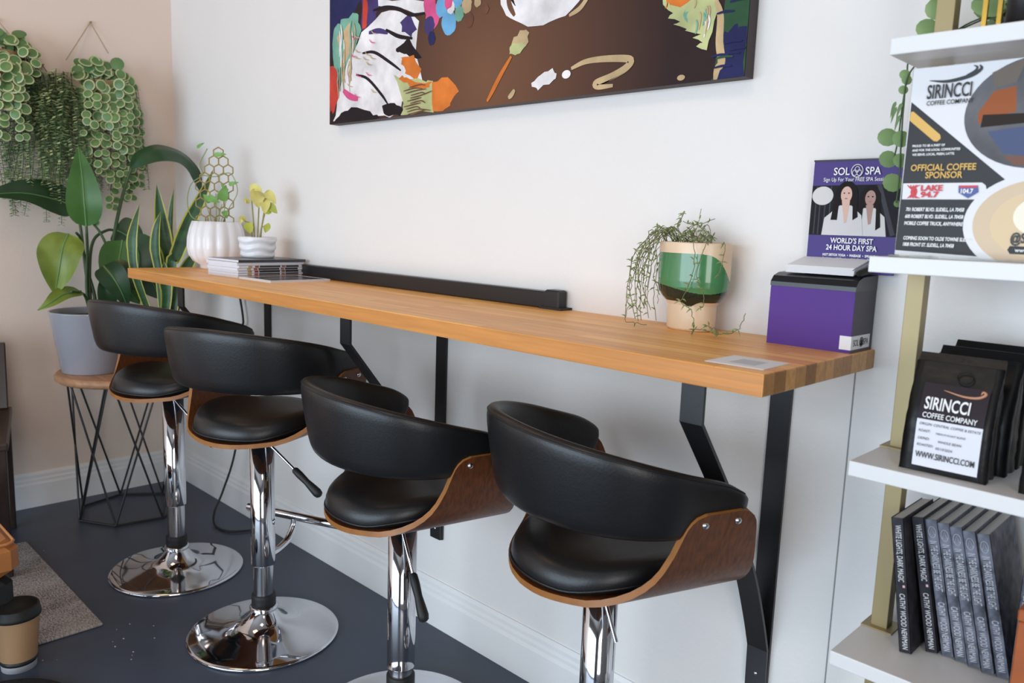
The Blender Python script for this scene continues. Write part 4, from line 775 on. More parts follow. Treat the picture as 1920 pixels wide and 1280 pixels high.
# coffee bags
def coffee_bag(x, y, rot, label, front=True, h=0.164, w=0.118, d=0.056):
    t = thing('coffee_bag', label, 'coffee bag', (x, y, 0.9172), rot, 'black coffee bags on the white shelf')
    R6 = random.Random(int(x * 1000)); NZ = 16; NX = 10; rings = []
    for k in range(NZ + 1):
        f = k / NZ; z_ = h * f
        dd = d * (1.0 if f < 0.45 else max(0.06, 1 - ((f - 0.45) / 0.55) ** 1.25 * 0.96)); ww = w * (1 - 0.02 * math.sin(PI * f)) * (1.0 if f < 0.9 else 1.0)
        yc = 0.012 * f * f   # leans back a touch
        ring = []
        for (a, b) in [(-1, -1)] + [(-1 + 2 * i / NX, -1) for i in range(1, NX)] + [(1, -1)] + [(1, -0.4), (0.94 if f < 0.85 else 1, 0), (1, 0.4)] + [(1 - 2 * i / NX, 1) for i in range(NX + 1)] + [(-1, 0.4), (-0.94 if f < 0.85 else -1, 0), (-1, -0.4)]:
            bul = 0.004 * math.cos(a * PI / 2) * math.sin(PI * min(f * 1.3, 1)) * (-1 if b < 0 else 1) if abs(b) == 1 else 0
            ring.append((a * ww / 2 + R6.uniform(-1, 1) * 0.0007, yc + b * dd / 2 + bul + R6.uniform(-1, 1) * 0.0007, z_))
        rings.append(ring)
    MB().loft(rings, 0, caps=True).build('bag', M_foil, t)
    MB().add([(-w / 2, 0.0095, h - 0.006), (w / 2, 0.0095, h - 0.006), (w / 2, 0.0145, h - 0.006), (-w / 2, 0.0145, h - 0.006), (-w / 2 + 0.001, 0.0215, h + 0.012), (w / 2 - 0.001, 0.0215, h + 0.012), (w / 2 - 0.001, 0.023, h + 0.012), (-w / 2 + 0.001, 0.023, h + 0.012)], [(0, 3, 2, 1), (4, 5, 6, 7), (0, 1, 5, 4), (1, 2, 6, 5), (2, 3, 7, 6), (3, 0, 4, 7)]).build('top_seal', M_foil, t)
    if front:
        # label panels follow the bag face
        def fy(f):
            dd = d * (1.0 if f < 0.45 else max(0.06, 1 - ((f - 0.45) / 0.55) ** 1.25 * 0.96)); return 0.012 * f * f - dd / 2 - 0.0052
        def panel(name, x0, x1, z0, z1, m, off=0.0):
            mb = MB(); n = 10; rows = [[(xx, fy((z0 + (z1 - z0) * k / n) / h) - off, z0 + (z1 - z0) * k / n) for k in range(n + 1)] for xx in (x0, x1)]
            mb.loft(rows[::-1], 0, closed=False); return mb.build(name, m, t)
        panel('brand_label', -0.040, 0.048, 0.080, 0.134, mat('plum_label', rgb(46, 38, 44), 0.45, spec=0.2))
        panel('info_label', -0.040, 0.048, 0.010, 0.081, mat('pale_label', rgb(222, 222, 230), 0.4), 0.0003)
        def bt(body, xx, z_, size, m, **k):
            f = z_ / h; sl = math.atan2(fy((z_ + 0.01) / h) - fy(f), 0.01)
            return text(body, size, (xx, fy(f) - 0.0022, z_), m, t, rot=(PI / 2 - sl, 0, 0), **k)
        bt('SIRINCCI', -0.034, 0.0970, 0.0265, M_white_ink, xs=0.585, bold=0.02); bt('COFFEE COMPANY', -0.034, 0.0845, 0.0112, M_white_ink, xs=0.76, bold=0.014)
        for (b_, xx, z_, s_) in (('ORIGIN: CENTRAL COFFEE & ESTATE', -0.036, 0.073, 0.0055), ('ROAST:', -0.036, 0.0625, 0.0055), ('MEDIUM ROAST BLEND', -0.012, 0.0615, 0.0042), ('GRIND:', -0.036, 0.051, 0.0055), ('WHOLE BEAN', -0.008, 0.0495, 0.0055), ('ROASTED:', -0.036, 0.041, 0.0055), ('05/10/2024', -0.010, 0.039, 0.0055)):
            bt(b_, xx, z_, s_, M_darkgrey, xs=0.9, shear=0.2)
        bt('WWW.SIRINCCI.COM', -0.036, 0.0235, 0.0130, M_darkgrey, xs=0.62, bold=0.015)
        v = MB(); v.tube([(0.012 + 0.0105 * math.cos(a), fy((0.147 + 0.008 * math.sin(a)) / h) - 0.0008, 0.147 + 0.008 * math.sin(a)) for a in [2 * PI * k / 24 for k in range(25)]], 0.0009, 5)
        v.build('valve', M_foil, t)
        sw = MB(); P3 = spline([(-0.012, 0, 0.126), (0.015, 0, 0.121), (0.034, 0, 0.122), (0.043, 0, 0.128), (0.039, 0, 0.131), (0.037, 0, 0.127)], 6)
        sw.tube([(p.x, fy(p.z / h) - 0.001, p.z) for p in P3], [0.0004 + 0.0019 * math.sin(PI * i / (len(P3) - 1)) ** 0.7 for i in range(len(P3))], 5); sw.build('swirl_logo', mat('copper_ink', rgb(196, 142, 110), 0.4), t)
    return t
coffee_bag(3.390, -0.243, 0.03, 'front black coffee bag with white label on the white shelf')
coffee_bag(3.400, -0.178, 0.01, 'black coffee bag standing directly behind the front labelled bag', front=False, h=0.170)
coffee_bag(3.402, -0.113, -0.01, 'black coffee bag at the back of the row, nearest the wall', front=False, h=0.174)
coffee_bag(3.549, -0.241, 0.03, 'black coffee bag cut by the right edge of the photo', front=False)

# paperbacks
def paperback(x, kind, lean, label, y=-0.215, tk=0.0185):
    t = thing('paperback', label, 'book', (x, y, 0.5985), 0, 'paperbacks on the lower white shelf')
    t.rotation_euler = (0, lean, 0); t.location.z += tk * math.sin(lean) if lean > 0 else 0
    HB, DB = 0.222, 0.145
    M_sp = [mat('charcoal_spine', rgb(46, 44, 50), 0.45, var=0.6, vscale=45, spec=0.25), mat('marbled_grey_spine', rgb(98, 100, 112), 0.45, var=0.8, vscale=45, spec=0.25)][kind]
    MB().box((0.0008, 0.0008, 0.001), (tk - 0.0008, DB - 0.001, HB - 0.0012)).build('pages', mat('grey_page_edges', rgb(222, 216, 208), 0.8), t)
    c = MB(); c.box((0, 0, 0), (tk, 0.0008, HB)); c.box((0, 0, 0), (0.0008, DB, HB)); c.box((tk - 0.0008, 0, 0), (tk, DB, HB)); c.build('cover', M_sp, t)
    rot = (PI / 2, PI / 2, 0)
    ink = mat('pale_spine_ink', rgb(206, 206, 208), 0.4) if kind == 0 else mat('silver_spine_ink', rgb(186, 188, 196), 0.4)
    dk = mat('dark_spine_band', rgb(40, 40, 46), 0.4)
    if kind == 0:
        text('WHITE LIGHTS, DARK MAGIC', 0.0125, (tk * 0.30, -0.0006, HB - 0.012), ink, t, rot=rot, xs=0.56, bold=0.012)
        text('CATHY WOOD NEWMAN', 0.0118, (tk * 0.32, -0.0006, 0.098), ink, t, rot=rot, xs=0.66, bold=0.01)
        MB().box((tk * 0.62, -0.0004, 0.108), (tk * 0.8, 0, 0.112)).build('spark', mat('pink_spark', rgb(220, 180, 190), 0.5), t)
    else:
        bd = MB(); bd.box((0.002, -0.0003, 0.098), (tk - 0.002, 0, HB - 0.006)); 
        text('IN THE DARKNESS BE THE LIGHT', 0.0150, (tk * 0.22, -0.0009, HB - 0.034), ink, t, rot=rot, xs=0.37, bold=0.014)
        text('CATHY WOOD NEWMAN', 0.0135, (tk * 0.26, -0.0006, 0.088), ink, t, rot=rot, xs=0.50, bold=0.012)
        em = MB(); em.tube([(tk / 2 + 0.0055 * math.cos(a), -0.0008, HB - 0.020 + 0.009 * math.sin(a)) for a in [2 * PI * k / 14 for k in range(15)]], 0.0006, 4)
        em.tube([(tk / 2 - 0.004, -0.0008, HB - 0.026), (tk / 2, -0.0008, HB - 0.013), (tk / 2 + 0.004, -0.0008, HB - 0.026)], 0.0006, 4); em.build('emblem', ink, t)
    return t
bl = ['dark paperback with white title at the left end, beside the gold post', 'dark paperback with white title, second from the gold post', 'grey marbled paperback, leftmost of its title, third from the gold post', 'grey marbled paperback, fourth from the gold post', 'grey marbled paperback, fifth from the gold post', 'grey marbled paperback, sixth from the gold post', 'grey marbled paperback at the right end of the leaning row']
bxs = [3.347, 3.3765, 3.3985, 3.4185, 3.438, 3.458, 3.4775]; bys = [-0.222, -0.188, -0.181, -0.182, -0.185, -0.188, -0.184]
for k in range(7): paperback(bxs[k], 0 if k < 2 else 1, (-0.155, -0.20, -0.217, -0.222, -0.225, -0.228, -0.230)[k], bl[k], y=bys[k])
paperback(3.499, 1, 0.0, 'grey marbled paperback standing upright, apart from the leaning row, by the orange box', y=-0.208)
t = thing('orange_box', 'rust orange box at the right edge of the lower shelf', 'box', (3.514, -0.288, 0.5985))
M_rust = mat('rust_cover', rgb(168, 88, 40), 0.5, var=0.15)
MB().bevbox((0, 0, 0), (0.06, 0.07, 0.142), 0.002).build('body', M_rust, t); MB().bevbox((-0.001, -0.001, 0.1425), (0.061, 0.071, 0.160), 0.002).build('lid', M_rust, t)

# trailing plant on the top shelf
t = thing('trailing_plant', 'round-leaved green plant trailing down the left side of the shelf', 'plant', (3.40, -0.09, 1.5535))
MB().lathe([(0.001, 0), (0.035, 0), (0.045, 0.06), (0.048, 0.07), (0.044, 0.07), (0.042, 0.06), (0.001, 0.058)], n=32).build('pot', mat('black_pot', (0.015, 0.015, 0.015, 1), 0.4), t)
fo = MB(); R7 = random.Random(3); base = Vector((3.40, -0.09, 1.5535))
def rl(p, r, nrm, mi=1, mo=1, squash=1.0):
    nrm = Vector(nrm).normalized(); a = nrm.orthogonal().normalized(); b = nrm.cross(a); p = Vector(p)
    n = 12; vs = [p + nrm * r * 0.12] + [p + (a * math.cos(2 * PI * k / n) * squash + b * math.sin(2 * PI * k / n)) * r * 0.79 for k in range(n)] + [p - nrm * r * 0.06 + (a * math.cos(2 * PI * k / n) * squash + b * math.sin(2 * PI * k / n)) * r for k in range(n)]
    fs = [(0, 1 + k, 1 + (k + 1) % n) for k in range(n)] + [(1 + k, 1 + n + k, 1 + n + (k + 1) % n, 1 + (k + 1) % n) for k in range(n)]
    return vs, fs, [mi] * n + [mo] * n
for pth in ([(3.36, -0.13, 1.61), (3.30, -0.10, 1.60), (3.226, -0.09, 1.573), (3.22, -0.09, 1.53), (3.217, -0.09, 1.478), (3.216, -0.09, 1.434), (3.212, -0.09, 1.398)], [(3.37, -0.14, 1.61), (3.31, -0.12, 1.60), (3.262, -0.11, 1.57), (3.226, -0.1, 1.537), (3.223, -0.1, 1.485), (3.225, -0.1, 1.424), (3.228, -0.1, 1.361), (3.227, -0.1, 1.325)]):
    fo.tube([Vector(p) - base for p in spline(pth, 6)], 0.0014, 5, 0)
for c_, r_ in (((3.2, -0.095, 1.437), 0.0165), ((3.223, -0.095, 1.433), 0.015), ((3.205, -0.095, 1.4), 0.0155), ((3.226, -0.095, 1.397), 0.013), ((3.216, -0.095, 1.36), 0.0165), ((3.254, -0.12, 1.604), 0.017), ((3.275, -0.14, 1.627), 0.020), ((3.222, -0.095, 1.53), 0.009), ((3.218, -0.095, 1.514), 0.008), ((3.218, -0.095, 1.539), 0.009), ((3.227, -0.095, 1.324), 0.006)):
    vs, fs, ms = rl(Vector(c_) - base, r_, (0.55 + R7.uniform(-0.2, 0.2), -0.75, 0.25)); fo.add(vs, fs, ms, True)
for c_ in ((3.21, -0.095, 1.487), (3.218, -0.095, 1.493), (3.217, -0.095, 1.473), (3.208, -0.095, 1.496)):
    p = Vector(c_) - base; leaf(fo, [p, p + Vector((-0.004, 0, -0.012)), p + Vector((-0.007, 0, -0.028))], 0.006, (0.5, -0.8, 0.2), 0.1, 1, cols=2, n=3)
for k in range(46):
    p = Vector((R7.uniform(-0.08, 0.11), R7.uniform(-0.045, 0.06), R7.uniform(0.02, 0.17))); vs, fs, ms = rl(p, R7.uniform(0.015, 0.026), (0.5 + R7.uniform(-0.6, 0.4), -0.8, 0.3 + R7.uniform(-0.3, 0.5)), mi=R7.choice((1, 1, 2)), mo=1); fo.add(vs, fs, ms, True)
fo.build('foliage', [M_stem, mat('pale_round_leaf', rgb(136, 164, 110), 0.45, var=0.2), mat('green_round_leaf', rgb(92, 128, 70), 0.45, var=0.2)], t)
t = thing('gold_lantern', 'gold wire-framed lantern among leaves on the top shelf', 'lantern', (3.418, -0.220, 1.5535))
fr = MB()
for dx_, dy_ in ((-0.045, -0.03), (0.045, -0.03), (-0.045, 0.04), (0.045, 0.04)): fr.box((dx_ - 0.003, dy_ - 0.003, 0), (dx_ + 0.003, dy_ + 0.003, 0.22))
fr.box((-0.048, -0.033, 0.0), (0.048, 0.043, 0.004)); fr.box((-0.048, -0.033, 0.22), (0.048, 0.043, 0.226)); fr.build('frame', mat('bright_brass', rgb(206, 160, 70), 0.25, metal=0.8), t)
MB().lathe([(0.001, 0.004), (0.026, 0.004), (0.026, 0.12), (0.001, 0.122)], n=24).build('candle', M_blackprint, t)

# ------------------------------------------------------------------ plant stand and its plants
SCX, SCY, STZ = 0.295, -0.352, 0.612
t = thing('plant_stand', 'round wooden plant stand on a black wire frame in the corner', 'plant stand', (SCX, SCY, 0))
MB().lathe([(0.001, STZ - 0.034), (0.248, STZ - 0.034), (0.258, STZ - 0.026), (0.260, STZ - 0.012), (0.254, STZ - 0.002), (0.248, STZ), (0.001, STZ)], n=64).build('top', mat('knotty_pine_top', rgb(166, 122, 88), 0.5, var=0.25, vscale=5, stretch=(1.5, 14, 8)), t)
wf_ = MB(); NB = 7; rb, rtp = 0.205, 0.222
bot = [Vector((rb * math.cos(2 * PI * k / NB + 0.3), rb * math.sin(2 * PI * k / NB + 0.3), 0.006)) for k in range(NB)]
for k in range(NB):
    wf_.tube([bot[k], bot[(k + 1) % NB]], 0.005, 7)
    for dlt in (-0.92, 0.92):
        a = 2 * PI * (k + dlt) / NB + 0.3; wf_.tube([bot[k], Vector((rtp * math.cos(a), rtp * math.sin(a), STZ - 0.034))], 0.0042, 7)
wf_.build('wire_frame', M_black, t)
# bird of paradise in the grey pot
GX, GY = 0.25, -0.462
t = thing('bird_of_paradise', 'big broad-leaved plant in a glossy grey pot on the wooden stand', 'potted plant', (GX, GY, STZ))
MB().lathe([(0.001, 0), (0.112, 0), (0.116, 0.004), (0.152, 0.245), (0.153, 0.249), (0.149, 0.250), (0.146, 0.246), (0.142, 0.215)], n=64).build('pot', mat('glossy_grey_pot', rgb(152, 152, 160), 0.16, coat=0.3), t)
MB().lathe([(0.144, 0.222), (0.001, 0.226)], n=40).build('soil', M_soil, t)
base = Vector((GX, GY, STZ))
lf = MB(); NF = Vector((0.92, -0.33, 0.2))
def W3(*pts): return [Vector(p) - base for p in pts]
def stem(r0, r1, *pts):
    P = spline(W3(*pts), 8); n = len(P); lf.tube(P, [r0 + (r1 - r0) * i / (n - 1) for i in range(n)], 8, 2)
S0 = (0.25, -0.462, 0.835)
stem(0.008, 0.005, S0, (0.25, -0.473, 0.953), (0.25, -0.465, 1.104), (0.26, -0.468, 1.211))
leaf(lf, W3((0.26, -0.468, 1.202), (0.28, -0.478, 1.295), (0.27, -0.479, 1.399), (0.24, -0.479, 1.511)), 0.128, NF, 0.28, 1, rib=3, base=0.62)
stem(0.008, 0.005, S0, (0.25, -0.444, 0.908), (0.24, -0.468, 1.039), (0.25, -0.487, 1.146), (0.27, -0.509, 1.176))
leaf(lf, W3((0.29, -0.544, 1.172), (0.32, -0.574, 1.117), (0.33, -0.591, 1.046), (0.3, -0.604, 0.936)), 0.165, (0.85, -0.5, 0.1), 0.35, 4, rib=3, base=0.75, wave=0.2)
stem(0.008, 0.005, S0, (0.24, -0.461, 0.908), (0.2, -0.46, 1.036), (0.15, -0.458, 1.208), (0.14, -0.472, 1.277))
leaf(lf, W3((0.14, -0.468, 1.281), (0.16, -0.565, 1.307), (0.2, -0.676, 1.322), (0.26, -0.812, 1.307)), 0.165, (0.75, -0.35, 0.55), 0.12, 0, rib=3, base=0.6)
stem(0.009, 0.006, (0.27, -0.43, 0.835), (0.27, -0.392, 0.952), (0.26, -0.375, 1.105), (0.25, -0.341, 1.257), (0.24, -0.304, 1.378), (0.25, -0.28, 1.451))
leaf(lf, W3((0.25, -0.291, 1.446), (0.28, -0.26, 1.495), (0.31, -0.188, 1.526), (0.31, -0.1, 1.512), (0.3, -0.038, 1.455), (0.28, -0.003, 1.357)), 0.125, (0.55, -0.2, 0.8), -0.25, 0, rib=None, base=0.75)
stem(0.006, 0.004, S0, (0.28, -0.489, 0.922), (0.32, -0.524, 0.943), (0.34, -0.557, 0.95))
leaf(lf, W3((0.3, -0.51, 0.945), (0.34, -0.583, 0.939), (0.37, -0.639, 0.911), (0.36, -0.683, 0.883)), 0.075, (0.6, -0.2, 0.75), 0.2, 4, rib=3)
stem(0.007, 0.005, S0, (0.24, -0.456, 1.039), (0.22, -0.43, 1.146), (0.22, -0.379, 1.186), (0.22, -0.346, 1.187))
leaf(lf, W3((0.22, -0.35, 1.191), (0.24, -0.313, 1.17), (0.26, -0.279, 1.131), (0.26, -0.23, 1.087)), 0.14, (0.8, -0.3, 0.45), 0.2, 0, rib=3)
stem(0.007, 0.005, (0.28, -0.42, 0.835), (0.28, -0.408, 0.953), (0.28, -0.393, 1.084), (0.26, -0.413, 1.169), (0.25, -0.437, 1.211))
leaf(lf, W3((0.27, -0.366, 1.105), (0.32, -0.314, 1.064), (0.34, -0.259, 0.998), (0.3, -0.202, 0.903)), 0.24, (0.9, -0.35, 0.3), 0.18, 0, rib=3, base=0.6)
leaf(lf, W3((0.3, -0.423, 1.046), (0.34, -0.401, 1.001), (0.35, -0.374, 0.941), (0.33, -0.345, 0.872)), 0.11, (0.9, -0.3, 0.3), 0.3, 0, rib=3)
leaf(lf, W3((0.28, -0.4, 0.865), (0.3, -0.414, 0.944), (0.28, -0.397, 1.008), (0.27, -0.376, 1.061)), 0.07, (0.9, -0.3, 0.3), 0.2, 0, rib=None)
leaf(lf, W3((0.28, -0.339, 1.149), (0.3, -0.362, 1.041), (0.3, -0.331, 0.953), (0.28, -0.279, 0.882)), 0.15, (0.9, -0.35, 0.2), 0.25, 1, rib=3)
leaf(lf, W3((0.29, -0.276, 1.084), (0.28, -0.231, 1.027), (0.27, -0.198, 0.969), (0.26, -0.165, 0.863)), 0.12, (0.9, -0.3, 0.2), 0.25, 0, rib=3)
lf.build('foliage', [M_leafd, M_leafm, M_stem, M_vein, M_leafy], t)
# snake plant
NX, NY = 0.415, -0.235
t = thing('snake_plant', 'snake plant with yellow-edged upright leaves behind the counter end', 'potted plant', (NX, NY, STZ))
MB().lathe([(0.001, 0), (0.058, 0), (0.062, 0.004), (0.076, 0.15), (0.074, 0.153), (0.070, 0.15), (0.069, 0.135)], n=40).build('pot', mat('charcoal_pot', rgb(52, 52, 56), 0.4), t)
MB().lathe([(0.070, 0.138), (0.001, 0.142)], n=30).build('soil', M_soil, t)
base = Vector((NX, NY, STZ)); sn = MB()
sw_prof = lambda tt: (0.55 + 0.45 * math.sin(PI * min(tt * 1.3, 1) * 0.5)) if tt < 0.5 else max(0.0, 1 - ((tt - 0.5) / 0.5) ** 2.0)
B0 = (0.42, -0.235, 0.75)
for pts_, wd, nn in (((B0, (0.42, -0.206, 1.047), (0.42, -0.225, 1.156), (0.42, -0.239, 1.263), (0.42, -0.249, 1.38)), 0.062, (0.9, -0.3, 0.1)),
                     (((0.43, -0.24, 0.75), (0.43, -0.251, 1.004), (0.43, -0.264, 1.113), (0.44, -0.262, 1.199), (0.44, -0.243, 1.272)), 0.045, (0.6, -0.75, 0.1)),
                     (((0.43, -0.22, 0.75), (0.45, -0.21, 1.049), (0.45, -0.191, 1.092), (0.45, -0.135, 1.224), (0.46, -0.083, 1.335), (0.46, -0.031, 1.452)), 0.062, (0.85, -0.4, 0.2)),
                     (((0.41, -0.22, 0.75), (0.38, -0.18, 1.111), (0.38, -0.182, 1.199), (0.38, -0.175, 1.287), (0.38, -0.164, 1.366)), 0.030, (0.5, -0.8, 0.1)),
                     (((0.40, -0.25, 0.75), (0.4, -0.332, 1.004), (0.4, -0.344, 1.132), (0.4, -0.334, 1.207), (0.4, -0.31, 1.298)), 0.042, (0.75, -0.6, 0.1)),
                     (((0.43, -0.22, 0.75), (0.46, -0.195, 0.95), (0.46, -0.162, 1.027), (0.46, -0.129, 1.081), (0.46, -0.097, 1.115)), 0.05, (0.85, -0.4, 0.2)),
                     (((0.42, -0.22, 0.75), (0.44, -0.192, 0.893), (0.44, -0.178, 0.948), (0.45, -0.159, 0.993)), 0.05, (0.8, -0.5, 0.2)),
                     (((0.42, -0.25, 0.75), (0.45, -0.235, 0.918), (0.45, -0.239, 1.005), (0.45, -0.239, 1.071)), 0.05, (0.9, -0.4, 0.1))):
    leaf(sn, [Vector(p) - base for p in pts_], wd, nn, 0.3, 0, edge=(1, 0.22), prof=sw_prof, n=6)
sn.build('foliage', [M_snake, M_snakey], t)

# ------------------------------------------------------------------ hanging plants on the left wall
def hook_cord(t, apex, a, b):
    mb = MB(); mb.tube([apex, a], 0.0022, 5); mb.tube([apex, b], 0.0022, 5); mb.build('hanging_cord', M_cord, t)
    MB().tube([Vector(apex) + Vector((-0.05, 0, 0)) * 0, Vector(apex) + Vector((0.012, 0, 0))], 0.004, 8).build('nail', M_gold, t)
def wall_pot(t, c, r=0.07, h=0.09):
    MB().lathe([(0.001, -h), (r * 0.7, -h), (r * 0.85, -h * 0.6), (r, 0), (r * 0.93, 0), (r * 0.9, -0.01), (0.001, -0.012)], c, n=32).build('pot', mat('jute_basket', rgb(150, 132, 100), 0.9, bump=0.5, bscale=120), t)
def hoya_strand(mb, R, top, length, sway, out, r=0.0255, gap=0.036):
    n = max(3, int(length / gap)); P = []
    for i in range(n + 1):
        f = i / n; P.append(Vector((top[0] + out * min(1, 3 * f) + R.uniform(-0.004, 0.004), top[1] + sway * f + R.uniform(-0.006, 0.006), top[2] + 0.035 * math.sin(min(1, f * 5) * PI) * (1 if out > 0 else 0) - length * f)))
    mb.tube(P, 0.0022, 5, 0)
    for i in range(n + 1):
        f = i / n; rr = r * (1.05 - 0.4 * f) * R.uniform(0.85, 1.1)
        for sd in (-1, 1):
            if R.random() < 0.12: continue
            c_ = P[i] + Vector((R.uniform(0.002, 0.022), sd * rr * R.uniform(0.6, 0.95), R.uniform(-0.008, 0.008)))
            vs, fs, ms = rl(c_, rr, (0.85, -0.35 + sd * 0.25 + R.uniform(-0.25, 0.25), 0.25 + R.uniform(-0.25, 0.35)), 1, 2); mb.add(vs, fs, ms, True)
def fern_strand(mb, R, top, length, sway, out, ll=0.026):
    n = max(4, int(length / 0.010)); P = []
    for i in range(n + 1):
        f = i / n; P.append(Vector((top[0] + out * min(1, 3 * f), top[1] + sway * f + 0.004 * math.sin(9 * f), top[2] + 0.03 * math.sin(min(1, f * 5) * PI) - length * f)))
    mb.tube(P, 0.0012, 4, 0)
    for i in range(1, n + 1):
        for sd in (-1, 1):
            p = P[i]; d = Vector((R.uniform(-0.2, 0.6), sd * R.uniform(0.6, 1.0), R.uniform(-0.6, 0.2))).normalized() * ll * R.uniform(0.75, 1.1) * (1.1 - 0.4 * i / n)
            sdv = Vector((0.3, 0.1, 1)).cross(d).normalized() * 0.0055
            mb.add([p, p + d * 0.5 + sdv, p + d, p + d * 0.5 - sdv], [(0, 1, 2, 3)], 1 if R.random() < 0.7 else 2)
R8 = random.Random(21)
t = thing('hanging_hoya', 'hanging plant with round cream-edged leaves on a cord triangle, on the left wall', 'hanging plant', (0, 0, 0))
hook_cord(t, (0.004, -0.341, 2.045), (0.05, -0.453, 1.87), (0.05, -0.289, 1.924))
wall_pot(t, (0.075, -0.325, 1.80), 0.07, 0.10)
hy = MB()
for py, pz, ln, sw, ou in ((-0.385, 1.83, 0.62, -0.02, 0.05), (-0.36, 1.84, 0.42, -0.01, 0.08), (-0.33, 1.84, 0.30, 0.0, 0.09), (-0.305, 1.84, 0.46, 0.01, 0.09), (-0.28, 1.83, 0.50, 0.02, 0.08), (-0.255, 1.82, 0.44, 0.04, 0.06), (-0.24, 1.80, 0.30, 0.05, 0.04), (-0.40, 1.82, 0.36, -0.03, 0.04), (-0.345, 1.83, 0.55, 0.02, 0.07), (-0.27, 1.82, 0.36, 0.06, 0.05), (-0.295, 1.85, 0.22, 0.03, 0.10), (-0.37, 1.84, 0.26, -0.05, 0.09), (-0.32, 1.82, 0.5, 0.06, 0.06)):
    hoya_strand(hy, R8, (0.07, py, pz), ln, sw, ou)
for k in range(16):
    vs, fs, ms = rl((0.09 + R8.uniform(-0.02, 0.05), R8.uniform(-0.43, -0.24), 1.83 + R8.uniform(-0.02, 0.05)), 0.025 * R8.uniform(0.8, 1.1), (0.8, R8.uniform(-0.6, 0.3), R8.uniform(0.1, 0.9)), 1, 2 if R8.random() < 0.6 else 1); hy.add(vs, fs, ms, True)
for k in range(22): fern_strand(hy, R8, (0.06 + R8.uniform(0, 0.05), R8.uniform(-0.40, -0.20), 1.80), R8.uniform(0.26, 0.46), 0.03, 0.04, 0.014)
hy.build('foliage', [M_stem, M_hoya, M_cream], t)
t = thing('hanging_fern', 'hanging plant of fine dense fern-like strands between its two neighbours on the wall', 'hanging plant', (0, 0, 0))
hook_cord(t, (0.004, -0.528, 1.843), (0.05, -0.464, 1.713), (0.05, -0.588, 1.696))
wall_pot(t, (0.05, -0.545, 1.70), 0.045, 0.07)
fe = MB()
for k in range(120):
    y0 = R8.uniform(-0.640, -0.44); edge = abs(y0 + 0.54) / 0.08
    fern_strand(fe, R8, (0.085 + R8.uniform(-0.03, 0.03), y0, 1.76 + R8.uniform(-0.05, 0.05)), R8.uniform(0.18, 0.56) * (1 - 0.2 * edge * edge), R8.uniform(-0.10, 0.09), R8.uniform(0.0, 0.07))
for k in range(14): fern_strand(fe, R8, (0.06 + R8.uniform(-0.02, 0.03), R8.uniform(-0.44, -0.37), 1.60 + R8.uniform(-0.03, 0.08)), R8.uniform(0.22, 0.34), R8.uniform(-0.03, 0.02), R8.uniform(0.0, 0.05))
fe.build('foliage', [M_stem, M_fern, mat('pale_fern_leaflet', rgb(204, 216, 164), 0.5)], t)
t = thing('hanging_string_plant', 'round-leaved hanging plant with fine tendrils at the left edge of the photo', 'hanging plant', (0, 0, 0))
hook_cord(t, (0.004, -0.68, 1.99), (0.05, -0.644, 1.923), (0.05, -0.755, 1.883))
wall_pot(t, (0.07, -0.70, 1.86), 0.07, 0.10)
hs = MB()
for py, ln, sw, ou in ((-0.655, 0.36, 0.0, 0.09), (-0.68, 0.30, 0.0, 0.10), (-0.71, 0.36, -0.02, 0.09), (-0.74, 0.3, -0.03, 0.06), (-0.63, 0.12, 0.03, 0.08)):
    hoya_strand(hs, R8, (0.07, py, 1.90), ln, sw, ou, r=0.027)
for k in range(16):
    vs, fs, ms = rl((0.09 + R8.uniform(-0.02, 0.05), R8.uniform(-0.78, -0.585), 1.90 + R8.uniform(-0.04, 0.05)), 0.024 * R8.uniform(0.8, 1.1), (0.8, R8.uniform(-0.6, 0.3), R8.uniform(0.1, 0.9)), 1, 2 if R8.random() < 0.5 else 1); hs.add(vs, fs, ms, True)
for k in range(26): fern_strand(hs, R8, (0.06 + R8.uniform(-0.02, 0.03), R8.uniform(-0.66, -0.575), 1.87 + R8.uniform(-0.04, 0.03)), R8.uniform(0.2, 0.38), R8.uniform(-0.01, 0.05), R8.uniform(0.0, 0.06))
for k in range(12): fern_strand(hs, R8, (0.07, R8.uniform(-0.78, -0.64), 1.85), R8.uniform(0.5, 0.62), R8.uniform(0.0, 0.06), R8.uniform(0.0, 0.06))
hs.build('foliage', [M_stem, M_hoya, M_cream], t)

# ------------------------------------------------------------------ floor: rug, chairs, cup
rg = MB().bevbox((0.42, -2.4, 0.0005), (1.255, -0.775, 0.010), 0.003).build('rug', None)
def rug_material():
    m = bpy.data.materials.new('woven_grey_rug'); m.use_nodes = True; nt = m.node_tree; N = nt.nodes; L = nt.links; b = N['Principled BSDF']; b.inputs['Roughness'].default_value = 0.95
    tc = N.new('ShaderNodeTexCoord'); mp = N.new('ShaderNodeMapping'); mp.inputs['Scale'].default_value = (60, 160, 1); L.new(tc.outputs['Object'], mp.inputs[0])
    n = N.new('ShaderNodeTexNoise'); n.inputs['Scale'].default_value = 1.5; n.inputs['Detail'].default_value = 5; L.new(mp.outputs[0], n.inputs['Vector'])
    n2 = N.new('ShaderNodeTexNoise'); n2.inputs['Scale'].default_value = 9; L.new(tc.outputs['Object'], n2.inputs['Vector'])
    ad = N.new('ShaderNodeMath'); ad.operation = 'MULTIPLY_ADD'; ad.inputs[1].default_value = 0.45; L.new(n2.outputs['Fac'], ad.inputs[0]); L.new(n.outputs['Fac'], ad.inputs[2])
    cr = N.new('ShaderNodeValToRGB'); cr.color_ramp.elements[0].position = 0.52; cr.color_ramp.elements[1].position = 0.88; cr.color_ramp.elements[0].color = rgb(84, 82, 82); cr.color_ramp.elements[1].color = rgb(182, 176, 174)
    L.new(ad.outputs[0], cr.inputs[0]); L.new(cr.outputs[0], b.inputs['Base Color']); return m
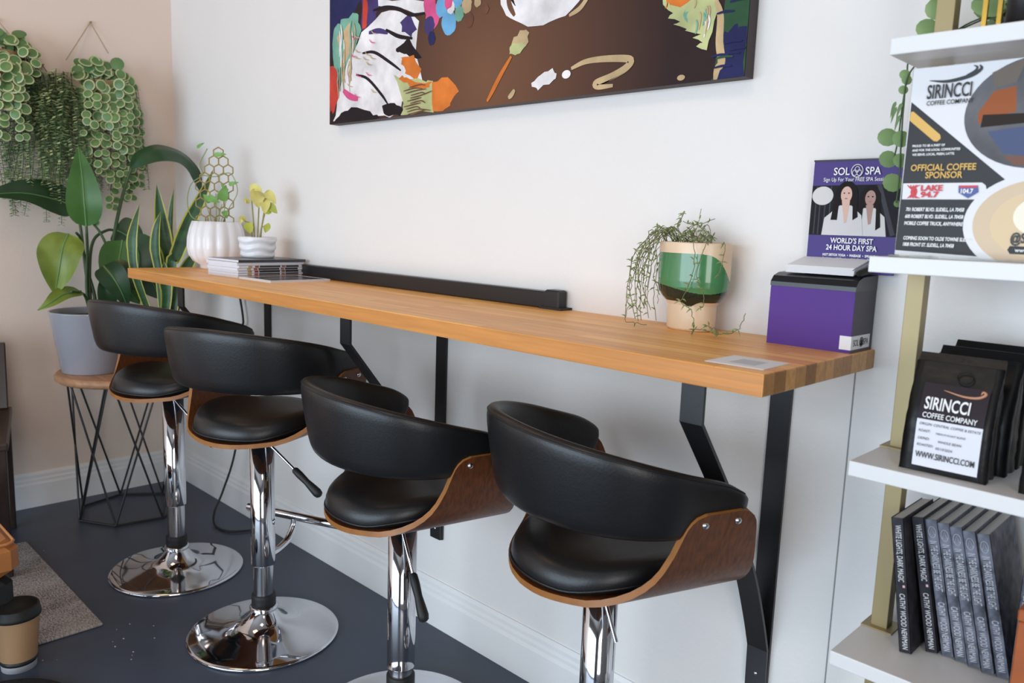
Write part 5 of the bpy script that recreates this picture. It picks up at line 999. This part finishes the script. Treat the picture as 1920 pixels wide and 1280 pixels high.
rg.data.materials.clear(); rg.data.materials.append(rug_material()); tag(rg, 'grey woven rug on the dark floor at the left', 'rug')
# wooden armchair against the left wall, mostly outside the frame
t = thing('wooden_armchair', 'dark wooden armchair with brown leather at the left edge by the wall', 'armchair', (0.205, -0.775, 0.0), -0.25)
MB().box((-0.02, -0.022, 0.0), (0.02, 0.018, 0.46)).build('leg', M_darkwood, t, bevel=0.004)
MB().box((-0.02, -0.50, 0.0), (0.02, -0.46, 0.46)).build('leg', M_darkwood, t, bevel=0.004)
for y_ in (-0.022, -0.50): MB().box((0.50, y_, 0.0106), (0.54, y_ + 0.04, 0.46)).build('leg', M_darkwood, t, bevel=0.004)
for y_ in (-0.030, -0.505): MB().box((-0.03, y_, 0.4605), (0.56, y_ + 0.055, 0.488)).build('armrest', M_darkwood, t, bevel=0.006)
for y_ in (-0.022, -0.50):
    MB().add([(-0.02, y_, 0.4885), (0.015, y_, 0.4885), (0.015, y_ + 0.035, 0.4885), (-0.02, y_ + 0.035, 0.4885), (-0.07, y_, 0.74), (-0.04, y_, 0.74), (-0.04, y_ + 0.035, 0.74), (-0.07, y_ + 0.035, 0.74)], [(0, 3, 2, 1), (4, 5, 6, 7), (0, 1, 5, 4), (1, 2, 6, 5), (2, 3, 7, 6), (3, 0, 4, 7)]).build('back_post', M_darkwood, t, bevel=0.004)
MB().bevbox((0.0, -0.455, 0.30), (0.54, -0.03, 0.42), 0.03).build('seat', mat('brown_leather', rgb(120, 70, 40), 0.4, bump=0.05, bscale=60), t)
MB().bevbox((-0.03, -0.455, 0.425), (0.07, -0.03, 0.78), 0.03).build('backrest', mat('brown_leather', rgb(120, 70, 40), 0.4), t)
# tan leather ottoman nearer the camera
OX, OY = (1.455, -1.029, 0.4)[0:2]
t = thing('tan_ottoman', 'tan leather cushion seat corner over the rug at the left edge', 'ottoman', (OX, OY, 0))
MB().bevbox((-0.55, -0.55, 0.31), (0.0, 0.0, 0.405), 0.022).build('cushion', M_tan, t)
pp_ = [(-0.50, -0.008, 0.401), (-0.03, -0.008, 0.401), (-0.016, -0.016, 0.401), (-0.008, -0.03, 0.401), (-0.008, -0.53, 0.401)]
MB().tube(pp_, 0.004, 6).build('piping', mat('light_tan_piping', rgb(206, 140, 84), 0.4), t)
MB().bevbox((-0.54, -0.54, 0.22), (-0.014, -0.014, 0.3095), 0.02).build('frame', M_rubber, t)
for x_, y_ in ((-0.12, -0.12), (-0.48, -0.12), (-0.12, -0.48), (-0.48, -0.48)): MB().lathe([(0.001, 0.0105), (0.014, 0.0105), (0.022, 0.22), (0.001, 0.22)], (x_, y_, 0), 16).build('leg', M_darkwood, t)
# takeaway coffee cup
CXY = (1.336, -1.021, 0)
t = thing('coffee_cup', 'takeaway coffee cup with black lid and cardboard sleeve near the rug', 'cup', (CXY[0], CXY[1], 0.0))
ks = 1.0
def sc_(pr): return [(r * ks, z * ks) for r, z in pr]
MB().lathe(sc_([(0.001, 0.002), (0.041, 0.002), (0.042, 0.0), (0.043, 0.0), (0.056, 0.160), (0.055, 0.160)]), n=48).build('cup', M_paper, t)
MB().lathe(sc_([(0.0455, 0.030), (0.0462, 0.036), (0.0566, 0.151), (0.0564, 0.153), (0.05, 0.152)]), n=48).build('sleeve', mat('kraft_sleeve', rgb(170, 134, 98), 0.75), t)
MB().lathe(sc_([(0.0444, 0.018), (0.0450, 0.019), (0.0460, 0.031), (0.0440, 0.031)]), n=48).build('stripe', M_blackprint, t)
MB().lathe(sc_([(0.054, 0.150), (0.0600, 0.151), (0.0610, 0.156), (0.0600, 0.162), (0.0590, 0.164), (0.0570, 0.180), (0.0555, 0.182), (0.052, 0.182), (0.050, 0.174), (0.001, 0.173)]), n=48).build('lid', M_rubber, t)
# dark round thing cut by the bottom edge of the frame
PXY = (1.562, -1.003, 0.03)
t = MB().lathe([(0.001, 0.0), (0.10, 0.0), (0.16, 0.006), (0.175, 0.014), (0.165, 0.020), (0.11, 0.026), (0.001, 0.028)], n=48).build('floor_cushion', mat('black_knit', rgb(24, 22, 24), 0.9, bump=0.6, bscale=80), loc=(PXY[0] + 0.02, PXY[1] - 0.13, 0.0))
tag(t, 'black round knitted mat at the bottom left edge of the photo', 'mat')
# crumbs on the floor
cm = MB(); R9 = random.Random(9)
for c_ in ((1.297, -0.712, 0), (1.355, -0.662, 0), (1.305, -0.753, 0), (1.374, -0.757, 0), (1.371, -0.787, 0), (1.43, -0.688, 0), (1.404, -0.791, 0), (1.484, -0.772, 0), (1.505, -0.782, 0), (1.348, -0.966, 0), (1.371, -0.936, 0), (0.531, -0.747, 0), (1.468, -0.763, 0)):
    r_ = R9.uniform(0.002, 0.0045); cm.lathe([(r_, 0.0002), (r_ * 0.8, r_ * 0.4), (0.0004, r_ * 0.6)], (c_[0], c_[1], 0), 6, mod=lambda a, z: 0.7 + 0.3 * math.sin(2.3 * a))
o = cm.build('crumbs', mat('pale_crumb', rgb(170, 165, 160), 0.9)); tag(o, 'scattered pale crumbs on the dark floor by the stool bases', 'crumbs'); o['kind'] = 'stuff'
